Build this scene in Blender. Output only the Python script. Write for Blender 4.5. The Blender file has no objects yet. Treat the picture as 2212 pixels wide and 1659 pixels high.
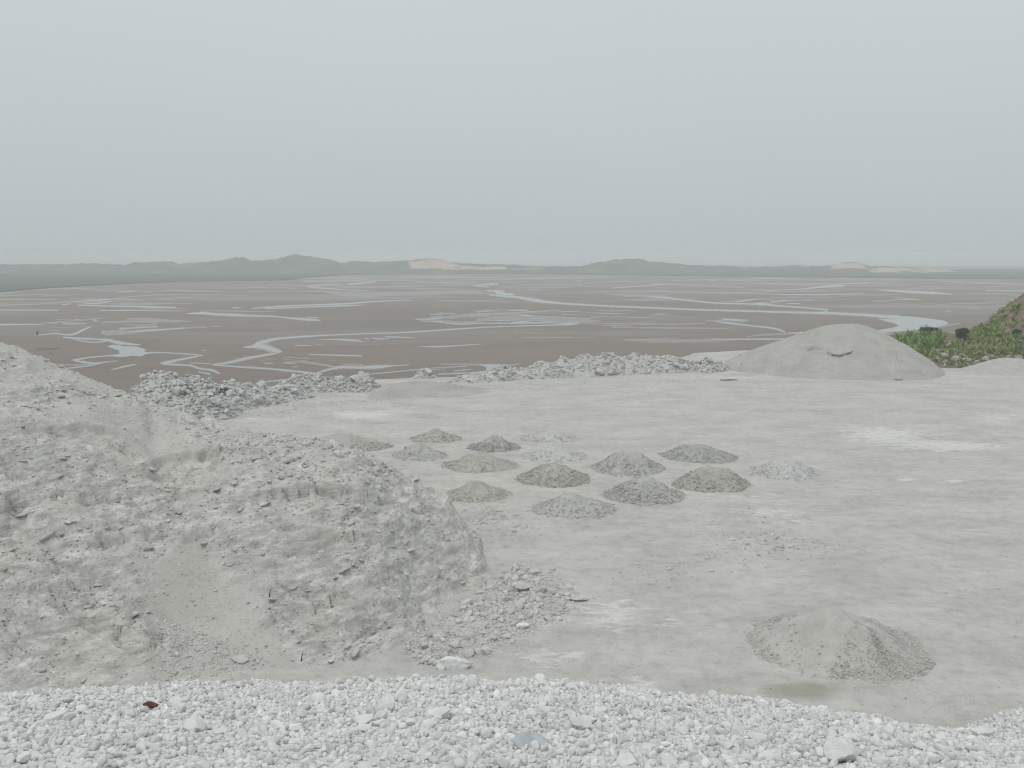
import bpy, math, random
import numpy as np
from mathutils import Vector

# ------------------------------------------------------------------ camera, light, exposure
scene = bpy.context.scene
C = scene.collection
R = math.radians
rng = np.random.default_rng(7)
random.seed(7)

CAM_Z, PITCH, FOC = 14.5, R(7.4), 2170.0          # metres above the quarry floor, pitch down, focal length in photo pixels (2212 wide)
cam_d = bpy.data.cameras.new("camera")
cam_d.sensor_width = 36.0
cam_d.lens = 36.0 * FOC / 2212.0
cam_d.clip_start, cam_d.clip_end = 0.1, 90000.0
cam = bpy.data.objects.new("camera", cam_d)
C.objects.link(cam)
cam.location = (0, 0, CAM_Z)
cam.rotation_euler = (R(90) - PITCH, 0, 0)
scene.camera = cam

SUN_EL, SUN_AZ = R(62), R(-140)                    # azimuth from +Y, negative = to the left
world = bpy.data.worlds.new("World")
scene.world = world
world.use_nodes = True
wn, wl = world.node_tree.nodes, world.node_tree.links
wn.clear()
w_out = wn.new("ShaderNodeOutputWorld")
w_bg = wn.new("ShaderNodeBackground")
w_bg.inputs["Strength"].default_value = 0.1
w_sky = wn.new("ShaderNodeTexSky")
w_sky.sky_type = 'NISHITA'
w_sky.sun_disc = False
w_sky.sun_elevation = SUN_EL
w_sky.sun_rotation = SUN_AZ
w_sky.dust_density = 4.0
w_tc = wn.new("ShaderNodeTexCoord")
w_sep = wn.new("ShaderNodeSeparateXYZ")
wl.new(w_tc.outputs["Generated"], w_sep.inputs[0])
w_ramp = wn.new("ShaderNodeValToRGB")             # overcast: the cloud layer grows brighter towards the zenith
cr = w_ramp.color_ramp
SKY_H, SKY_M, SKY_Z = (.478, .535, .548), (.595, .650, .672), (1.0, 1.01, 1.0)
cr.elements[0].position = 0.0;  cr.elements[0].color = (*SKY_H, 1)
cr.elements[1].position = 1.0;  cr.elements[1].color = (*SKY_Z, 1)
e = cr.elements.new(0.25);      e.color = (*SKY_M, 1)
wl.new(w_sep.outputs["Z"], w_ramp.inputs[0])
w_map = wn.new("ShaderNodeMapping")
w_map.inputs["Scale"].default_value = (1.2, 1.2, 4.0)
wl.new(w_tc.outputs["Generated"], w_map.inputs[0])
w_noise = wn.new("ShaderNodeTexNoise")
w_noise.inputs["Scale"].default_value = 1.3
w_noise.inputs["Detail"].default_value = 3.0
wl.new(w_map.outputs[0], w_noise.inputs[0])
w_mr = wn.new("ShaderNodeMapRange")
w_mr.inputs["To Min"].default_value = 9.55
w_mr.inputs["To Max"].default_value = 10.45
wl.new(w_noise.outputs[0], w_mr.inputs[0])
w_sc = wn.new("ShaderNodeVectorMath"); w_sc.operation = 'SCALE'
wl.new(w_ramp.outputs[0], w_sc.inputs[0])
wl.new(w_mr.outputs[0], w_sc.inputs["Scale"])
w_mix = wn.new("ShaderNodeMix"); w_mix.data_type = 'RGBA'
w_mix.inputs["Factor"].default_value = 0.95       # thin share of clear sky through the overcast
wl.new(w_sky.outputs[0], w_mix.inputs["A"])
wl.new(w_sc.outputs[0], w_mix.inputs["B"])
wl.new(w_mix.outputs["Result"], w_bg.inputs[0])
wl.new(w_bg.outputs[0], w_out.inputs[0])

sun_d = bpy.data.lights.new("sun", 'SUN')
sun_d.energy = .9
sun_d.angle = R(22)
sun_d.color = (1.0, .97, .92)
sun = bpy.data.objects.new("sun", sun_d)
C.objects.link(sun)
sd = Vector((math.sin(SUN_AZ) * math.cos(SUN_EL), math.cos(SUN_AZ) * math.cos(SUN_EL), math.sin(SUN_EL)))
sun.rotation_euler = sd.to_track_quat('Z', 'Y').to_euler()
sun.location = (0, 0, 60)

scene.view_settings.view_transform = 'Standard'
scene.view_settings.look = 'None'
scene.view_settings.exposure = 0.0
scene.view_settings.gamma = 1.0
scene.cycles.volume_bounces = 1
scene.cycles.max_bounces = 6
scene.cycles.use_denoising = True
scene.cycles.filter_width = 1.1

# ------------------------------------------------------------------ geometry of the view: turning photo pixels into places
CP, SP = math.cos(PITCH), math.sin(PITCH)
CAMP = np.array([0, 0, CAM_Z])
S2D = 1 / 1.13020

def ray(px, py):
    u = (np.asarray(px, float) - 1106.0) / FOC
    v = (829.5 - np.asarray(py, float)) / FOC
    return np.stack([u, CP + v * SP, -SP + v * CP], -1)

def at_z(px, py, z):
    d = ray(px, py)
    t = (np.asarray(z, float) - CAM_Z) / d[..., 2]
    return CAMP + d * t[..., None]

def at_y(px, py, y):
    d = ray(px, py)
    t = np.asarray(y, float) / d[..., 1]
    return CAMP + d * t[..., None]

def project(P):
    P = np.asarray(P, float) - CAMP
    dep = P[..., 1] * CP - P[..., 2] * SP
    up = P[..., 1] * SP + P[..., 2] * CP
    dep = np.where(dep < .05, .05, dep)
    return 1106 + FOC * P[..., 0] / dep, 829.5 - FOC * up / dep

def in_poly(px, py, poly):
    px, py = np.asarray(px), np.asarray(py)
    r = np.zeros(px.shape, bool)
    n = len(poly)
    for i in range(n):
        x1, y1 = poly[i]; x2, y2 = poly[(i + 1) % n]
        if y1 == y2: continue
        c = ((y1 > py) != (y2 > py)) & (px < (x2 - x1) * (py - y1) / (y2 - y1) + x1)
        r ^= c
    return r

# ------------------------------------------------------------------ noise
def _hash(ix, iy, iz, seed):
    h = (ix * 374761393 + iy * 668265263 + iz * 2147483647 + seed * 974711) & 0xFFFFFFFF
    h = ((h ^ (h >> 13)) * 1274126177) & 0xFFFFFFFF
    h = (h ^ (h >> 16))
    h = (h * 2246822519) & 0xFFFFFFFF
    return (h ^ (h >> 15)) & 0xFFFFFFFF

def perlin(x, y, z=0.0, seed=0):
    seed = int(seed * 10)
    x, y, z = np.broadcast_arrays(np.asarray(x, float), np.asarray(y, float), np.asarray(z, float))
    ix, iy, iz = np.floor(x).astype(np.int64), np.floor(y).astype(np.int64), np.floor(z).astype(np.int64)
    fx, fy, fz = x - ix, y - iy, z - iz
    s = lambda t: t * t * t * (t * (t * 6 - 15) + 10)
    u, v, w = s(fx), s(fy), s(fz)
    out = 0
    for dx in (0, 1):
        for dy in (0, 1):
            for dz in (0, 1):
                h = _hash(ix + dx, iy + dy, iz + dz, seed)
                gx = (h & 1023) / 511.5 - 1; gy = ((h >> 10) & 1023) / 511.5 - 1; gz = ((h >> 20) & 1023) / 511.5 - 1
                g = gx * (fx - dx) + gy * (fy - dy) + gz * (fz - dz)
                out = out + g * (u if dx else 1 - u) * (v if dy else 1 - v) * (w if dz else 1 - w)
    return out * 1.3

def fbm(x, y, z=0.0, oct=4, seed=0, gain=.5):
    a, f, o = 1.0, 1.0, 0
    for i in range(oct):
        o = o + a * perlin(x * f, y * f, np.asarray(z) * f, seed + i * 17)
        a *= gain; f *= 2.03
    return o

def ridged(x, y, z=0.0, oct=4, seed=0):
    a, f, o = 1.0, 1.0, 0
    for i in range(oct):
        o = o + a * (1 - 2.2 * np.abs(perlin(x * f, y * f, np.asarray(z) * f, seed + i * 29)))
        a *= .5; f *= 2.07
    return o

def sstep(a, b, x):
    t = np.clip((x - a) / (b - a), 0, 1)
    return t * t * (3 - 2 * t)

class RBF:
    def __init__(s, pts, vals, reg=1e-2):
        s.p = np.asarray(pts, float)
        n = len(s.p)
        K = s.k(np.linalg.norm(s.p[:, None] - s.p[None], axis=-1)) + reg * np.eye(n)
        P = np.c_[np.ones(n), s.p]
        A = np.block([[K, P], [P.T, np.zeros((3, 3))]])
        s.w = np.linalg.solve(A, np.r_[np.asarray(vals, float), 0, 0, 0])
    @staticmethod
    def k(r):
        return np.where(r > 1e-9, r * r * np.log(np.maximum(r, 1e-9)), 0)
    def __call__(s, x, y):
        q = np.stack([x, y], -1)
        o = s.w[-3] + s.w[-2] * q[..., 0] + s.w[-1] * q[..., 1]
        for i, p in enumerate(s.p):
            o = o + s.w[i] * s.k(np.hypot(q[..., 0] - p[0], q[..., 1] - p[1]))
        return o

# ------------------------------------------------------------------ mesh helpers
def make_mesh(name, verts, faces, mat=None, smooth=True, attrs=None):
    """verts (n,3), faces: (m,k) int array or list of arrays"""
    me = bpy.data.meshes.new(name)
    fl = faces if isinstance(faces, list) else [faces]
    fl = [np.asarray(f, np.int32) for f in fl if len(f)]
    verts = np.asarray(verts, np.float32)
    me.vertices.add(len(verts)); me.vertices.foreach_set("co", verts.ravel())
    nl = sum(f.size for f in fl); nf = sum(len(f) for f in fl)
    me.loops.add(nl); me.loops.foreach_set("vertex_index", np.concatenate([f.ravel() for f in fl]))
    starts, o = [], 0
    for f in fl:
        starts.append(o + np.arange(len(f)) * f.shape[1]); o += f.size
    me.polygons.add(nf)
    me.polygons.foreach_set("loop_start", np.concatenate(starts).astype(np.int32))
    me.update(calc_edges=True)
    me.polygons.foreach_set("use_smooth", np.full(nf, smooth))
    for k, a in (attrs or {}).items():
        at = me.attributes.new(k, 'FLOAT', 'POINT')
        at.data.foreach_set("value", np.asarray(a, np.float32).ravel())
    if mat: me.materials.append(mat)
    me.validate()
    return me

def link(name, me, parent=None):
    o = bpy.data.objects.new(name, me)
    C.objects.link(o)
    if parent: o.parent = parent
    return o

def tag(o, label=None, cat=None, group=None, kind=None):
    if label: o["label"] = label
    if cat: o["category"] = cat
    if group: o["group"] = group
    if kind: o["kind"] = kind
    return o

def grid_faces(nx, ny, keep=None):
    i = np.arange(ny - 1)[:, None] * nx + np.arange(nx - 1)[None]
    f = np.stack([i, i + 1, i + nx + 1, i + nx], -1).reshape(-1, 4)
    if keep is not None:
        f = f[keep.ravel()[f].any(1)]
    return f

class Field:
    """a regular height grid that can be sampled"""
    def __init__(s, x0, x1, y0, y1, step):
        s.xs = np.arange(x0, x1 + step * .5, step); s.ys = np.arange(y0, y1 + step * .5, step)
        s.step = step; s.x0, s.y0 = x0, y0
        s.X, s.Y = np.meshgrid(s.xs, s.ys)
        s.Z = np.zeros_like(s.X)
    def sample(s, x, y):
        gx = np.clip((np.asarray(x) - s.x0) / s.step, 0, len(s.xs) - 1.001); gy = np.clip((np.asarray(y) - s.y0) / s.step, 0, len(s.ys) - 1.001)
        ix, iy = gx.astype(int), gy.astype(int); fx, fy = gx - ix, gy - iy
        Z = s.Z
        return (Z[iy, ix] * (1 - fx) + Z[iy, ix + 1] * fx) * (1 - fy) + (Z[iy + 1, ix] * (1 - fx) + Z[iy + 1, ix + 1] * fx) * fy
    def mesh(s, name, mat, keep=None, attrs=None):
        v = np.stack([s.X, s.Y, s.Z], -1).reshape(-1, 3)
        return make_mesh(name, v, grid_faces(len(s.xs), len(s.ys), keep), mat, True, attrs)

# stones -------------------------------------------------------
def ico(sub):
    t = (1 + 5 ** .5) / 2
    v = [(-1, t, 0), (1, t, 0), (-1, -t, 0), (1, -t, 0), (0, -1, t), (0, 1, t), (0, -1, -t), (0, 1, -t), (t, 0, -1), (t, 0, 1), (-t, 0, -1), (-t, 0, 1)]
    f = [(0, 11, 5), (0, 5, 1), (0, 1, 7), (0, 7, 10), (0, 10, 11), (1, 5, 9), (5, 11, 4), (11, 10, 2), (10, 7, 6), (7, 1, 8), (3, 9, 4), (3, 4, 2), (3, 2, 6), (3, 6, 8), (3, 8, 9), (4, 9, 5), (2, 4, 11), (6, 2, 10), (8, 6, 7), (9, 8, 1)]
    v = [np.array(p) / np.linalg.norm(p) for p in v]
    for _ in range(sub):
        mid, nf = {}, []
        def m(a, b):
            k = (min(a, b), max(a, b))
            if k not in mid:
                p = v[a] + v[b]; v.append(p / np.linalg.norm(p)); mid[k] = len(v) - 1
            return mid[k]
        for a, b, c in f:
            ab, bc, ca = m(a, b), m(b, c), m(c, a)
            nf += [(a, ab, ca), (b, bc, ab), (c, ca, bc), (ab, bc, ca)]
        f = nf
    return np.array(v), np.array(f, np.int32)

def stone_variants(sub, n, seed, cuts=(7, 12), lo=.5, hi=.92, rough=.05):
    g = np.random.default_rng(seed)
    V, F = ico(sub)
    out = []
    for k in range(n):
        v = V.copy()
        v *= (1 + .30 * fbm(v[:, 0] * 1.1 + k * 7.3, v[:, 1] * 1.1, v[:, 2] * 1.1, 2, seed))[:, None]
        for _ in range(g.integers(*cuts)):
            nrm = g.normal(size=3); nrm /= np.linalg.norm(nrm)
            d = g.uniform(lo, hi)
            h = v @ nrm - d
            v -= np.clip(h, 0, None)[:, None] * nrm * .93
        v *= (1 + rough * fbm(v[:, 0] * 3.1 + k * 3.7, v[:, 1] * 3.1, v[:, 2] * 3.1, 3, seed + 5))[:, None]
        v *= np.array([g.uniform(.95, 1.3), g.uniform(.75, 1.0), g.uniform(.55, .85)])
        out.append(v - v.mean(0))
    return out, F

V3, F3 = stone_variants(3, 10, 11, rough=.09)
V2, F2 = stone_variants(2, 14, 21, (4, 9), .58, .95, .15)
V1, F1 = stone_variants(1, 12, 31, (3, 7), .6, .95, .13)
V0, F0 = stone_variants(0, 12, 41, rough=.1)

def rot_mats(n, tilt=.5):
    a, b, c = rng.uniform(0, 2 * np.pi, n), rng.normal(0, tilt, n), rng.normal(0, tilt, n)
    ca, sa, cb, sb, cc, sc = np.cos(a), np.sin(a), np.cos(b), np.sin(b), np.cos(c), np.sin(c)
    z = np.zeros(n); o = np.ones(n)
    Rz = np.stack([ca, -sa, z, sa, ca, z, z, z, o], -1).reshape(n, 3, 3)
    Rx = np.stack([o, z, z, z, cb, -sb, z, sb, cb], -1).reshape(n, 3, 3)
    Ry = np.stack([cc, z, sc, z, o, z, -sc, z, cc], -1).reshape(n, 3, 3)
    return Rx @ Ry @ Rz

def stones_arrays(pos, rad, level, tilt=.5, tone=None):
    """merge many stones: returns verts, faces, tone per vertex"""
    VV, FF = {0: (V0, F0), 1: (V1, F1), 2: (V2, F2), 3: (V3, F3)}[level]
    n = len(pos)
    if n == 0: return np.zeros((0, 3)), np.zeros((0, 3), np.int32), np.zeros(0)
    base = np.stack(VV)[rng.integers(0, len(VV), n)]
    M = rot_mats(n, tilt)
    v = np.einsum('nij,nkj->nki', M, base) * np.asarray(rad)[:, None, None] + np.asarray(pos)[:, None]
    k = base.shape[1]
    f = FF[None] + (np.arange(n) * k)[:, None, None]
    t = rng.uniform(0, 1, n) if tone is None else np.broadcast_to(tone, (n,))
    return v.reshape(-1, 3), f.reshape(-1, 3), np.repeat(t, k)

def powr(n, lo, hi, a=2.2):
    u = rng.uniform(0, 1, n)
    return (lo ** -a + u * (hi ** -a - lo ** -a)) ** (-1 / a)

def merge(parts):
    vs, fs, ts, o = [], [], [], 0
    for v, f, t in parts:
        if len(v) == 0: continue
        vs.append(v); fs.append(np.asarray(f) + o); ts.append(t); o += len(v)
    return np.concatenate(vs), fs, np.concatenate(ts)

# ------------------------------------------------------------------ materials
def nodes_of(name):
    m = bpy.data.materials.new(name); m.use_nodes = True
    nt = m.node_tree
    b = nt.nodes["Principled BSDF"]
    return m, nt.nodes, nt.links, b

def noise_node(N, L, vec, scale, detail=6, rough=.55, stretch=None):
    if stretch:
        mp = N.new("ShaderNodeMapping"); mp.inputs["Scale"].default_value = stretch
        L.new(vec, mp.inputs[0]); vec = mp.outputs[0]
    t = N.new("ShaderNodeTexNoise")
    t.inputs["Scale"].default_value = scale; t.inputs["Detail"].default_value = detail; t.inputs["Roughness"].default_value = rough
    L.new(vec, t.inputs["Vector"])
    return t.outputs["Fac"]

def ramp(N, L, fac, stops):
    r = N.new("ShaderNodeValToRGB")
    el = r.color_ramp.elements
    while len(el) > 1: el.remove(el[-1])
    el[0].position = stops[0][0]; el[0].color = (*stops[0][1], 1)
    for p, c in stops[1:]:
        x = el.new(p); x.color = (*c, 1)
    L.new(fac, r.inputs[0])
    return r.outputs[0]

def mixc(N, L, fac, a, b, mode='MIX'):
    m = N.new("ShaderNodeMix"); m.data_type = 'RGBA'; m.blend_type = mode
    if isinstance(fac, (int, float)): m.inputs["Factor"].default_value = fac
    else: L.new(fac, m.inputs["Factor"])
    for k, v in (("A", a), ("B", b)):
        if isinstance(v, tuple): m.inputs[k].default_value = (*v, 1)
        else: L.new(v, m.inputs[k])
    return m.outputs["Result"]

def maprange(N, L, fac, a, b, c=0.0, d=1.0):
    m = N.new("ShaderNodeMapRange")
    for k, v in zip(("From Min", "From Max", "To Min", "To Max"), (a, b, c, d)): m.inputs[k].default_value = v
    L.new(fac, m.inputs[0])
    return m.outputs[0]

def math_node(N, L, op, a, b):
    m = N.new("ShaderNodeMath"); m.operation = op
    for i, v in enumerate((a, b)):
        if isinstance(v, (int, float)): m.inputs[i].default_value = v
        else: L.new(v, m.inputs[i])
    return m.outputs[0]

def position(N): return N.new("ShaderNodeNewGeometry").outputs["Position"]

def attr(N, name):
    a = N.new("ShaderNodeAttribute"); a.attribute_name = name
    return a.outputs["Fac"]

def bump(N, L, b, fac, strength, dist, prev=None):
    bp = N.new("ShaderNodeBump"); bp.inputs["Strength"].default_value = strength; bp.inputs["Distance"].default_value = dist
    L.new(fac, bp.inputs["Height"])
    if prev is not None: L.new(prev, bp.inputs["Normal"])
    L.new(bp.outputs[0], b.inputs["Normal"])
    return bp.outputs[0]

def stone_mat(name, dark, mid, pale, scale, bscale, bdist, use_tone=True, bstr=.6):
    m, N, L, b = nodes_of(name)
    p = position(N)
    n1 = noise_node(N, L, p, scale, 5)
    col = ramp(N, L, n1, [(.25, dark), (.5, mid), (.75, pale)])
    if use_tone:
        t = attr(N, "tone")
        col = mixc(N, L, 1.0, col, ramp(N, L, t, [(0, (.80, .80, .795)), (.3, (.94, .94, .94)), (.8, (1.02, 1.02, 1.02)), (1, (1.12, 1.13, 1.14))]), 'MULTIPLY')
    L.new(col, b.inputs["Base Color"])
    b.inputs["Roughness"].default_value = .95; b.inputs["Specular IOR Level"].default_value = .2
    n2 = noise_node(N, L, p, bscale, 6, .65)
    bump(N, L, b, n2, bstr, bdist)
    return m

M = {}
M['white_stone'] = stone_mat("white_limestone", (.50, .508, .50), (.645, .655, .646), (.735, .745, .735), 7.0, 70, .012)
M['grey_stone'] = stone_mat("grey_limestone", (.41, .412, .397), (.50, .50, .483), (.60, .602, .588), 1.6, 9, .05)
M['rim_stone'] = stone_mat("rim_limestone", (.39, .395, .382), (.48, .482, .468), (.585, .59, .58), .9, 5, .1)
M['pink_stone'] = stone_mat("pinkish_stone", (.19, .165, .142), (.32, .29, .262), (.50, .48, .45), 1.2, 6, .06)
M['red_stone'] = stone_mat("dark_red_stone", (.07, .03, .028), (.12, .05, .045), (.17, .08, .07), 25, 60, .01, False)
M['blue_stone'] = stone_mat("blue_grey_slab", (.30, .34, .36), (.38, .42, .44), (.46, .50, .51), 14, 50, .008, False)
M['pile_tan'] = stone_mat("tan_gravel", (.305, .298, .268), (.375, .366, .334), (.445, .435, .40), 2.5, 14, .03)
M['pile_grey'] = stone_mat("grey_gravel", (.275, .277, .262), (.35, .352, .333), (.43, .432, .41), 2.5, 14, .03)
M['pile_mid'] = stone_mat("mid_gravel", (.335, .336, .32), (.405, .405, .386), (.475, .475, .455), 2.5, 14, .03)
M['pile_front'] = stone_mat("fine_tan_gravel", (.385, .38, .357), (.435, .429, .405), (.485, .48, .457), 2.0, 16, .03)
M['pile_pale'] = stone_mat("pale_blue_gravel", (.42, .425, .415), (.465, .47, .46), (.525, .53, .522), 2.5, 14, .03)

def make_floor_mat():
    m, N, L, b = nodes_of("quarry_dust")
    p = position(N)
    n1 = noise_node(N, L, p, .22, 7, .62, (1.0, 1.5, 1))
    col = ramp(N, L, n1, [(.3, (.375, .370, .350)), (.5, (.44, .434, .414)), (.7, (.495, .49, .47))])
    n2 = noise_node(N, L, p, 1.6, 9, .72, (.9, 1.0, 1))
    col = mixc(N, L, 1.0, col, ramp(N, L, n2, [(.28, (.76, .755, .74)), (.48, (1, 1, 1)), (.72, (1.14, 1.14, 1.14))]), 'MULTIPLY')
    # lime dust patches: mask carried on the mesh, broken up by noise
    n3 = noise_node(N, L, p, 1.7, 11, .78, (.6, 1.2, 1))
    pm = maprange(N, L, math_node(N, L, 'ADD', attr(N, "pale"), math_node(N, L, 'MULTIPLY', math_node(N, L, 'SUBTRACT', n3, .5), 2.6)), .40, .60)
    col = mixc(N, L, math_node(N, L, 'MULTIPLY', pm, .62), col, (.64, .642, .63))
    n4 = noise_node(N, L, p, 1.3, 6, .6)
    dm = maprange(N, L, math_node(N, L, 'ADD', attr(N, "olive"), math_node(N, L, 'MULTIPLY', math_node(N, L, 'SUBTRACT', n4, .5), .9)), .3, .8)
    col = mixc(N, L, math_node(N, L, 'MULTIPLY', dm, .6), col, (.25, .245, .19))
    dk = maprange(N, L, math_node(N, L, 'ADD', attr(N, "damp"), math_node(N, L, 'MULTIPLY', math_node(N, L, 'SUBTRACT', n3, .5), 1.2)), .35, .9)
    col = mixc(N, L, math_node(N, L, 'MULTIPLY', dk, .55), col, (.34, .338, .315))
    n6 = noise_node(N, L, p, 16, 3, .6)
    col = mixc(N, L, 1.0, col, ramp(N, L, n6, [(.28, (.70, .70, .69)), (.42, (1, 1, 1)), (.64, (1, 1, 1)), (.72, (1.18, 1.18, 1.18))]), 'MULTIPLY')
    L.new(col, b.inputs["Base Color"])
    b.inputs["Roughness"].default_value = .96; b.inputs["Specular IOR Level"].default_value = .15
    n5 = noise_node(N, L, p, 4.0, 9, .72, (.7, 1.1, 1))
    bump(N, L, b, n5, .55, .10)
    return m
M['floor'] = make_floor_mat()

def make_bank_mat():
    m, N, L, b = nodes_of("quarried_limestone_bank")
    p = position(N)
    rk = attr(N, "rock")
    n1 = noise_node(N, L, p, .35, 8, .65)
    sand = ramp(N, L, n1, [(.3, (.42, .416, .388)), (.5, (.465, .46, .432)), (.7, (.515, .51, .485))])
    mp = N.new("ShaderNodeMapping"); mp.inputs["Rotation"].default_value = (0, R(10), 0)
    L.new(p, mp.inputs[0])
    n2 = noise_node(N, L, mp.outputs[0], 1.7, 10, .76, (.6, .6, 2.4))
    rock = ramp(N, L, n2, [(.32, (.28, .282, .27)), (.44, (.415, .412, .394)), (.52, (.52, .515, .488)), (.63, (.68, .673, .65))])  # bed colours; streak contrast raised to paint in dark shade under ledges
    n4 = noise_node(N, L, p, .22, 5, .55)
    rock = mixc(N, L, maprange(N, L, n4, .52, .66, 0, .4), rock, (.53, .508, .452))
    rock = mixc(N, L, maprange(N, L, n4, .47, .36, 0, .3), rock, (.43, .438, .432))
    col = mixc(N, L, rk, sand, rock)
    n3 = noise_node(N, L, p, 6, 6, .72)
    col = mixc(N, L, 1.0, col, ramp(N, L, n3, [(.30, (.62, .62, .61)), (.43, (1, 1, 1)), (.58, (1, 1, 1)), (.72, (1.28, 1.28, 1.28))]), 'MULTIPLY')
    L.new(col, b.inputs["Base Color"])
    b.inputs["Roughness"].default_value = .96; b.inputs["Specular IOR Level"].default_value = .15
    n5 = noise_node(N, L, p, 5, 10, .75, (1, 1, 1.8))
    bump(N, L, b, n5, .8, .10)
    return m
M['bank'] = make_bank_mat()

def make_sand_pile_mat():
    m, N, L, b = nodes_of("stockpile_fines")
    p = position(N)
    n1 = noise_node(N, L, p, .5, 7, .6)
    col = ramp(N, L, n1, [(.3, (.325, .321, .30)), (.5, (.37, .366, .344)), (.7, (.415, .41, .388))])
    n2 = noise_node(N, L, p, 6, 6, .7)
    col = mixc(N, L, 1.0, col, ramp(N, L, n2, [(.25, (.74, .74, .73)), (.5, (1, 1, 1)), (.75, (1.16, 1.16, 1.16))]), 'MULTIPLY')
    L.new(col, b.inputs["Base Color"])
    b.inputs["Roughness"].default_value = .97; b.inputs["Specular IOR Level"].default_value = .1
    n3 = noise_node(N, L, p, 3.5, 9, .7)
    bump(N, L, b, n3, .35, .12)
    return m
M['sand_pile'] = make_sand_pile_mat()

def make_mud_mat():
    m, N, L, b = nodes_of("tidal_mud")
    p = position(N)
    n1 = noise_node(N, L, p, .006, 8, .6, (.8, 1.0, 1))
    col = ramp(N, L, n1, [(.3, (.158, .133, .117)), (.5, (.182, .153, .134)), (.7, (.205, .172, .147))])
    n2 = noise_node(N, L, p, .02, 7, .65, (.35, 1.2, 1))
    col = mixc(N, L, maprange(N, L, n2, .52, .72, 0, .5), col, (.205, .163, .118))
    n2b = noise_node(N, L, p, .11, 6, .7, (.5, 1.2, 1))
    col = mixc(N, L, 1.0, col, ramp(N, L, n2b, [(.25, (.88, .88, .88)), (.5, (1, 1, 1)), (.75, (1.1, 1.1, 1.1))]), 'MULTIPLY')
    # drained sand is dull, wet film shines
    n3 = noise_node(N, L, p, .009, 9, .62, (.32, 1.1, 1))
    wet = maprange(N, L, n3, .50, .68)
    L.new(mixc(N, L, math_node(N, L, 'MULTIPLY', wet, .45), col, (.16, .155, .15)), b.inputs["Base Color"])
    L.new(maprange(N, L, wet, 0, 1, .8, .42), b.inputs["Roughness"])
    L.new(maprange(N, L, wet, 0, 1, .12, .42), b.inputs["Specular IOR Level"])
    return m
M['mud'] = make_mud_mat()

def simple_mat(name, stops, scale, rough=.9, spec=.2, stretch=None, bscale=None, bdist=.05, bstr=.5):
    m, N, L, b = nodes_of(name)
    p = position(N)
    L.new(ramp(N, L, noise_node(N, L, p, scale, 6, .6, stretch), stops), b.inputs["Base Color"])
    b.inputs["Roughness"].default_value = rough; b.inputs["Specular IOR Level"].default_value = spec
    if bscale: bump(N, L, b, noise_node(N, L, p, bscale, 6, .65), bstr, bdist)
    return m

M['water'] = simple_mat("shallow_water", [(.3, (.20, .20, .19)), (.7, (.24, .24, .225))], .02, .12, .5)
M['wet_sand'] = simple_mat("wet_sand", [(.3, (.185, .165, .152)), (.7, (.215, .195, .18))], .03, .42, .4)
M['damp_mud'] = simple_mat("damp_mud", [(.3, (.19, .172, .158)), (.7, (.22, .20, .185))], .03, .5, .4)
M['sea'] = simple_mat("sea_water", [(.3, (.20, .21, .205)), (.7, (.24, .25, .245))], .001, .2, .5)
M['marsh'] = simple_mat("salt_marsh_turf", [(.3, (.026, .046, .034)), (.5, (.040, .063, .046)), (.7, (.06, .082, .058))], .02, .95, .1, (.3, 1.2, 1))
M['seaweed'] = simple_mat("green_seaweed", [(.3, (.085, .11, .055)), (.7, (.12, .14, .07))], .2, .8, .2)

def make_dune_mat():
    m, N, L, b = nodes_of("dune_grass_and_sand")
    p = position(N)
    g = ramp(N, L, noise_node(N, L, p, .02, 7, .65), [(.32, (.025, .042, .026)), (.48, (.055, .074, .046)), (.58, (.10, .108, .07)), (.7, (.21, .19, .13))])  # grass and straw tones; colour contrast also stands in for shading on the dunes
    sm = maprange(N, L, math_node(N, L, 'ADD', attr(N, "sand"), math_node(N, L, 'MULTIPLY', math_node(N, L, 'SUBTRACT', noise_node(N, L, p, .05, 8, .7), .5), 2.6)), .45, .7)
    L.new(mixc(N, L, sm, g, (.44, .36, .30)), b.inputs["Base Color"])
    b.inputs["Roughness"].default_value = .95; b.inputs["Specular IOR Level"].default_value = .1
    return m
M['dune'] = make_dune_mat()

def make_hill_mat():
    m, N, L, b = nodes_of("earth_slope")
    p = position(N)
    g = ramp(N, L, noise_node(N, L, p, .8, 7, .65), [(.3, (.13, .105, .082)), (.5, (.185, .15, .118)), (.7, (.25, .208, .165))])
    g2 = ramp(N, L, noise_node(N, L, p, 1.1, 7, .65), [(.3, (.10, .115, .06)), (.5, (.15, .155, .085)), (.7, (.21, .195, .13))])
    gm = maprange(N, L, math_node(N, L, 'ADD', attr(N, "green"), math_node(N, L, 'MULTIPLY', math_node(N, L, 'SUBTRACT', noise_node(N, L, p, .6, 6, .6), .5), 1.4)), .35, .65)
    L.new(mixc(N, L, gm, g, g2), b.inputs["Base Color"])
    b.inputs["Roughness"].default_value = .95; b.inputs["Specular IOR Level"].default_value = .1
    bump(N, L, b, noise_node(N, L, p, 3, 8, .7), .6, .2)
    return m
M['hill'] = make_hill_mat()

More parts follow.
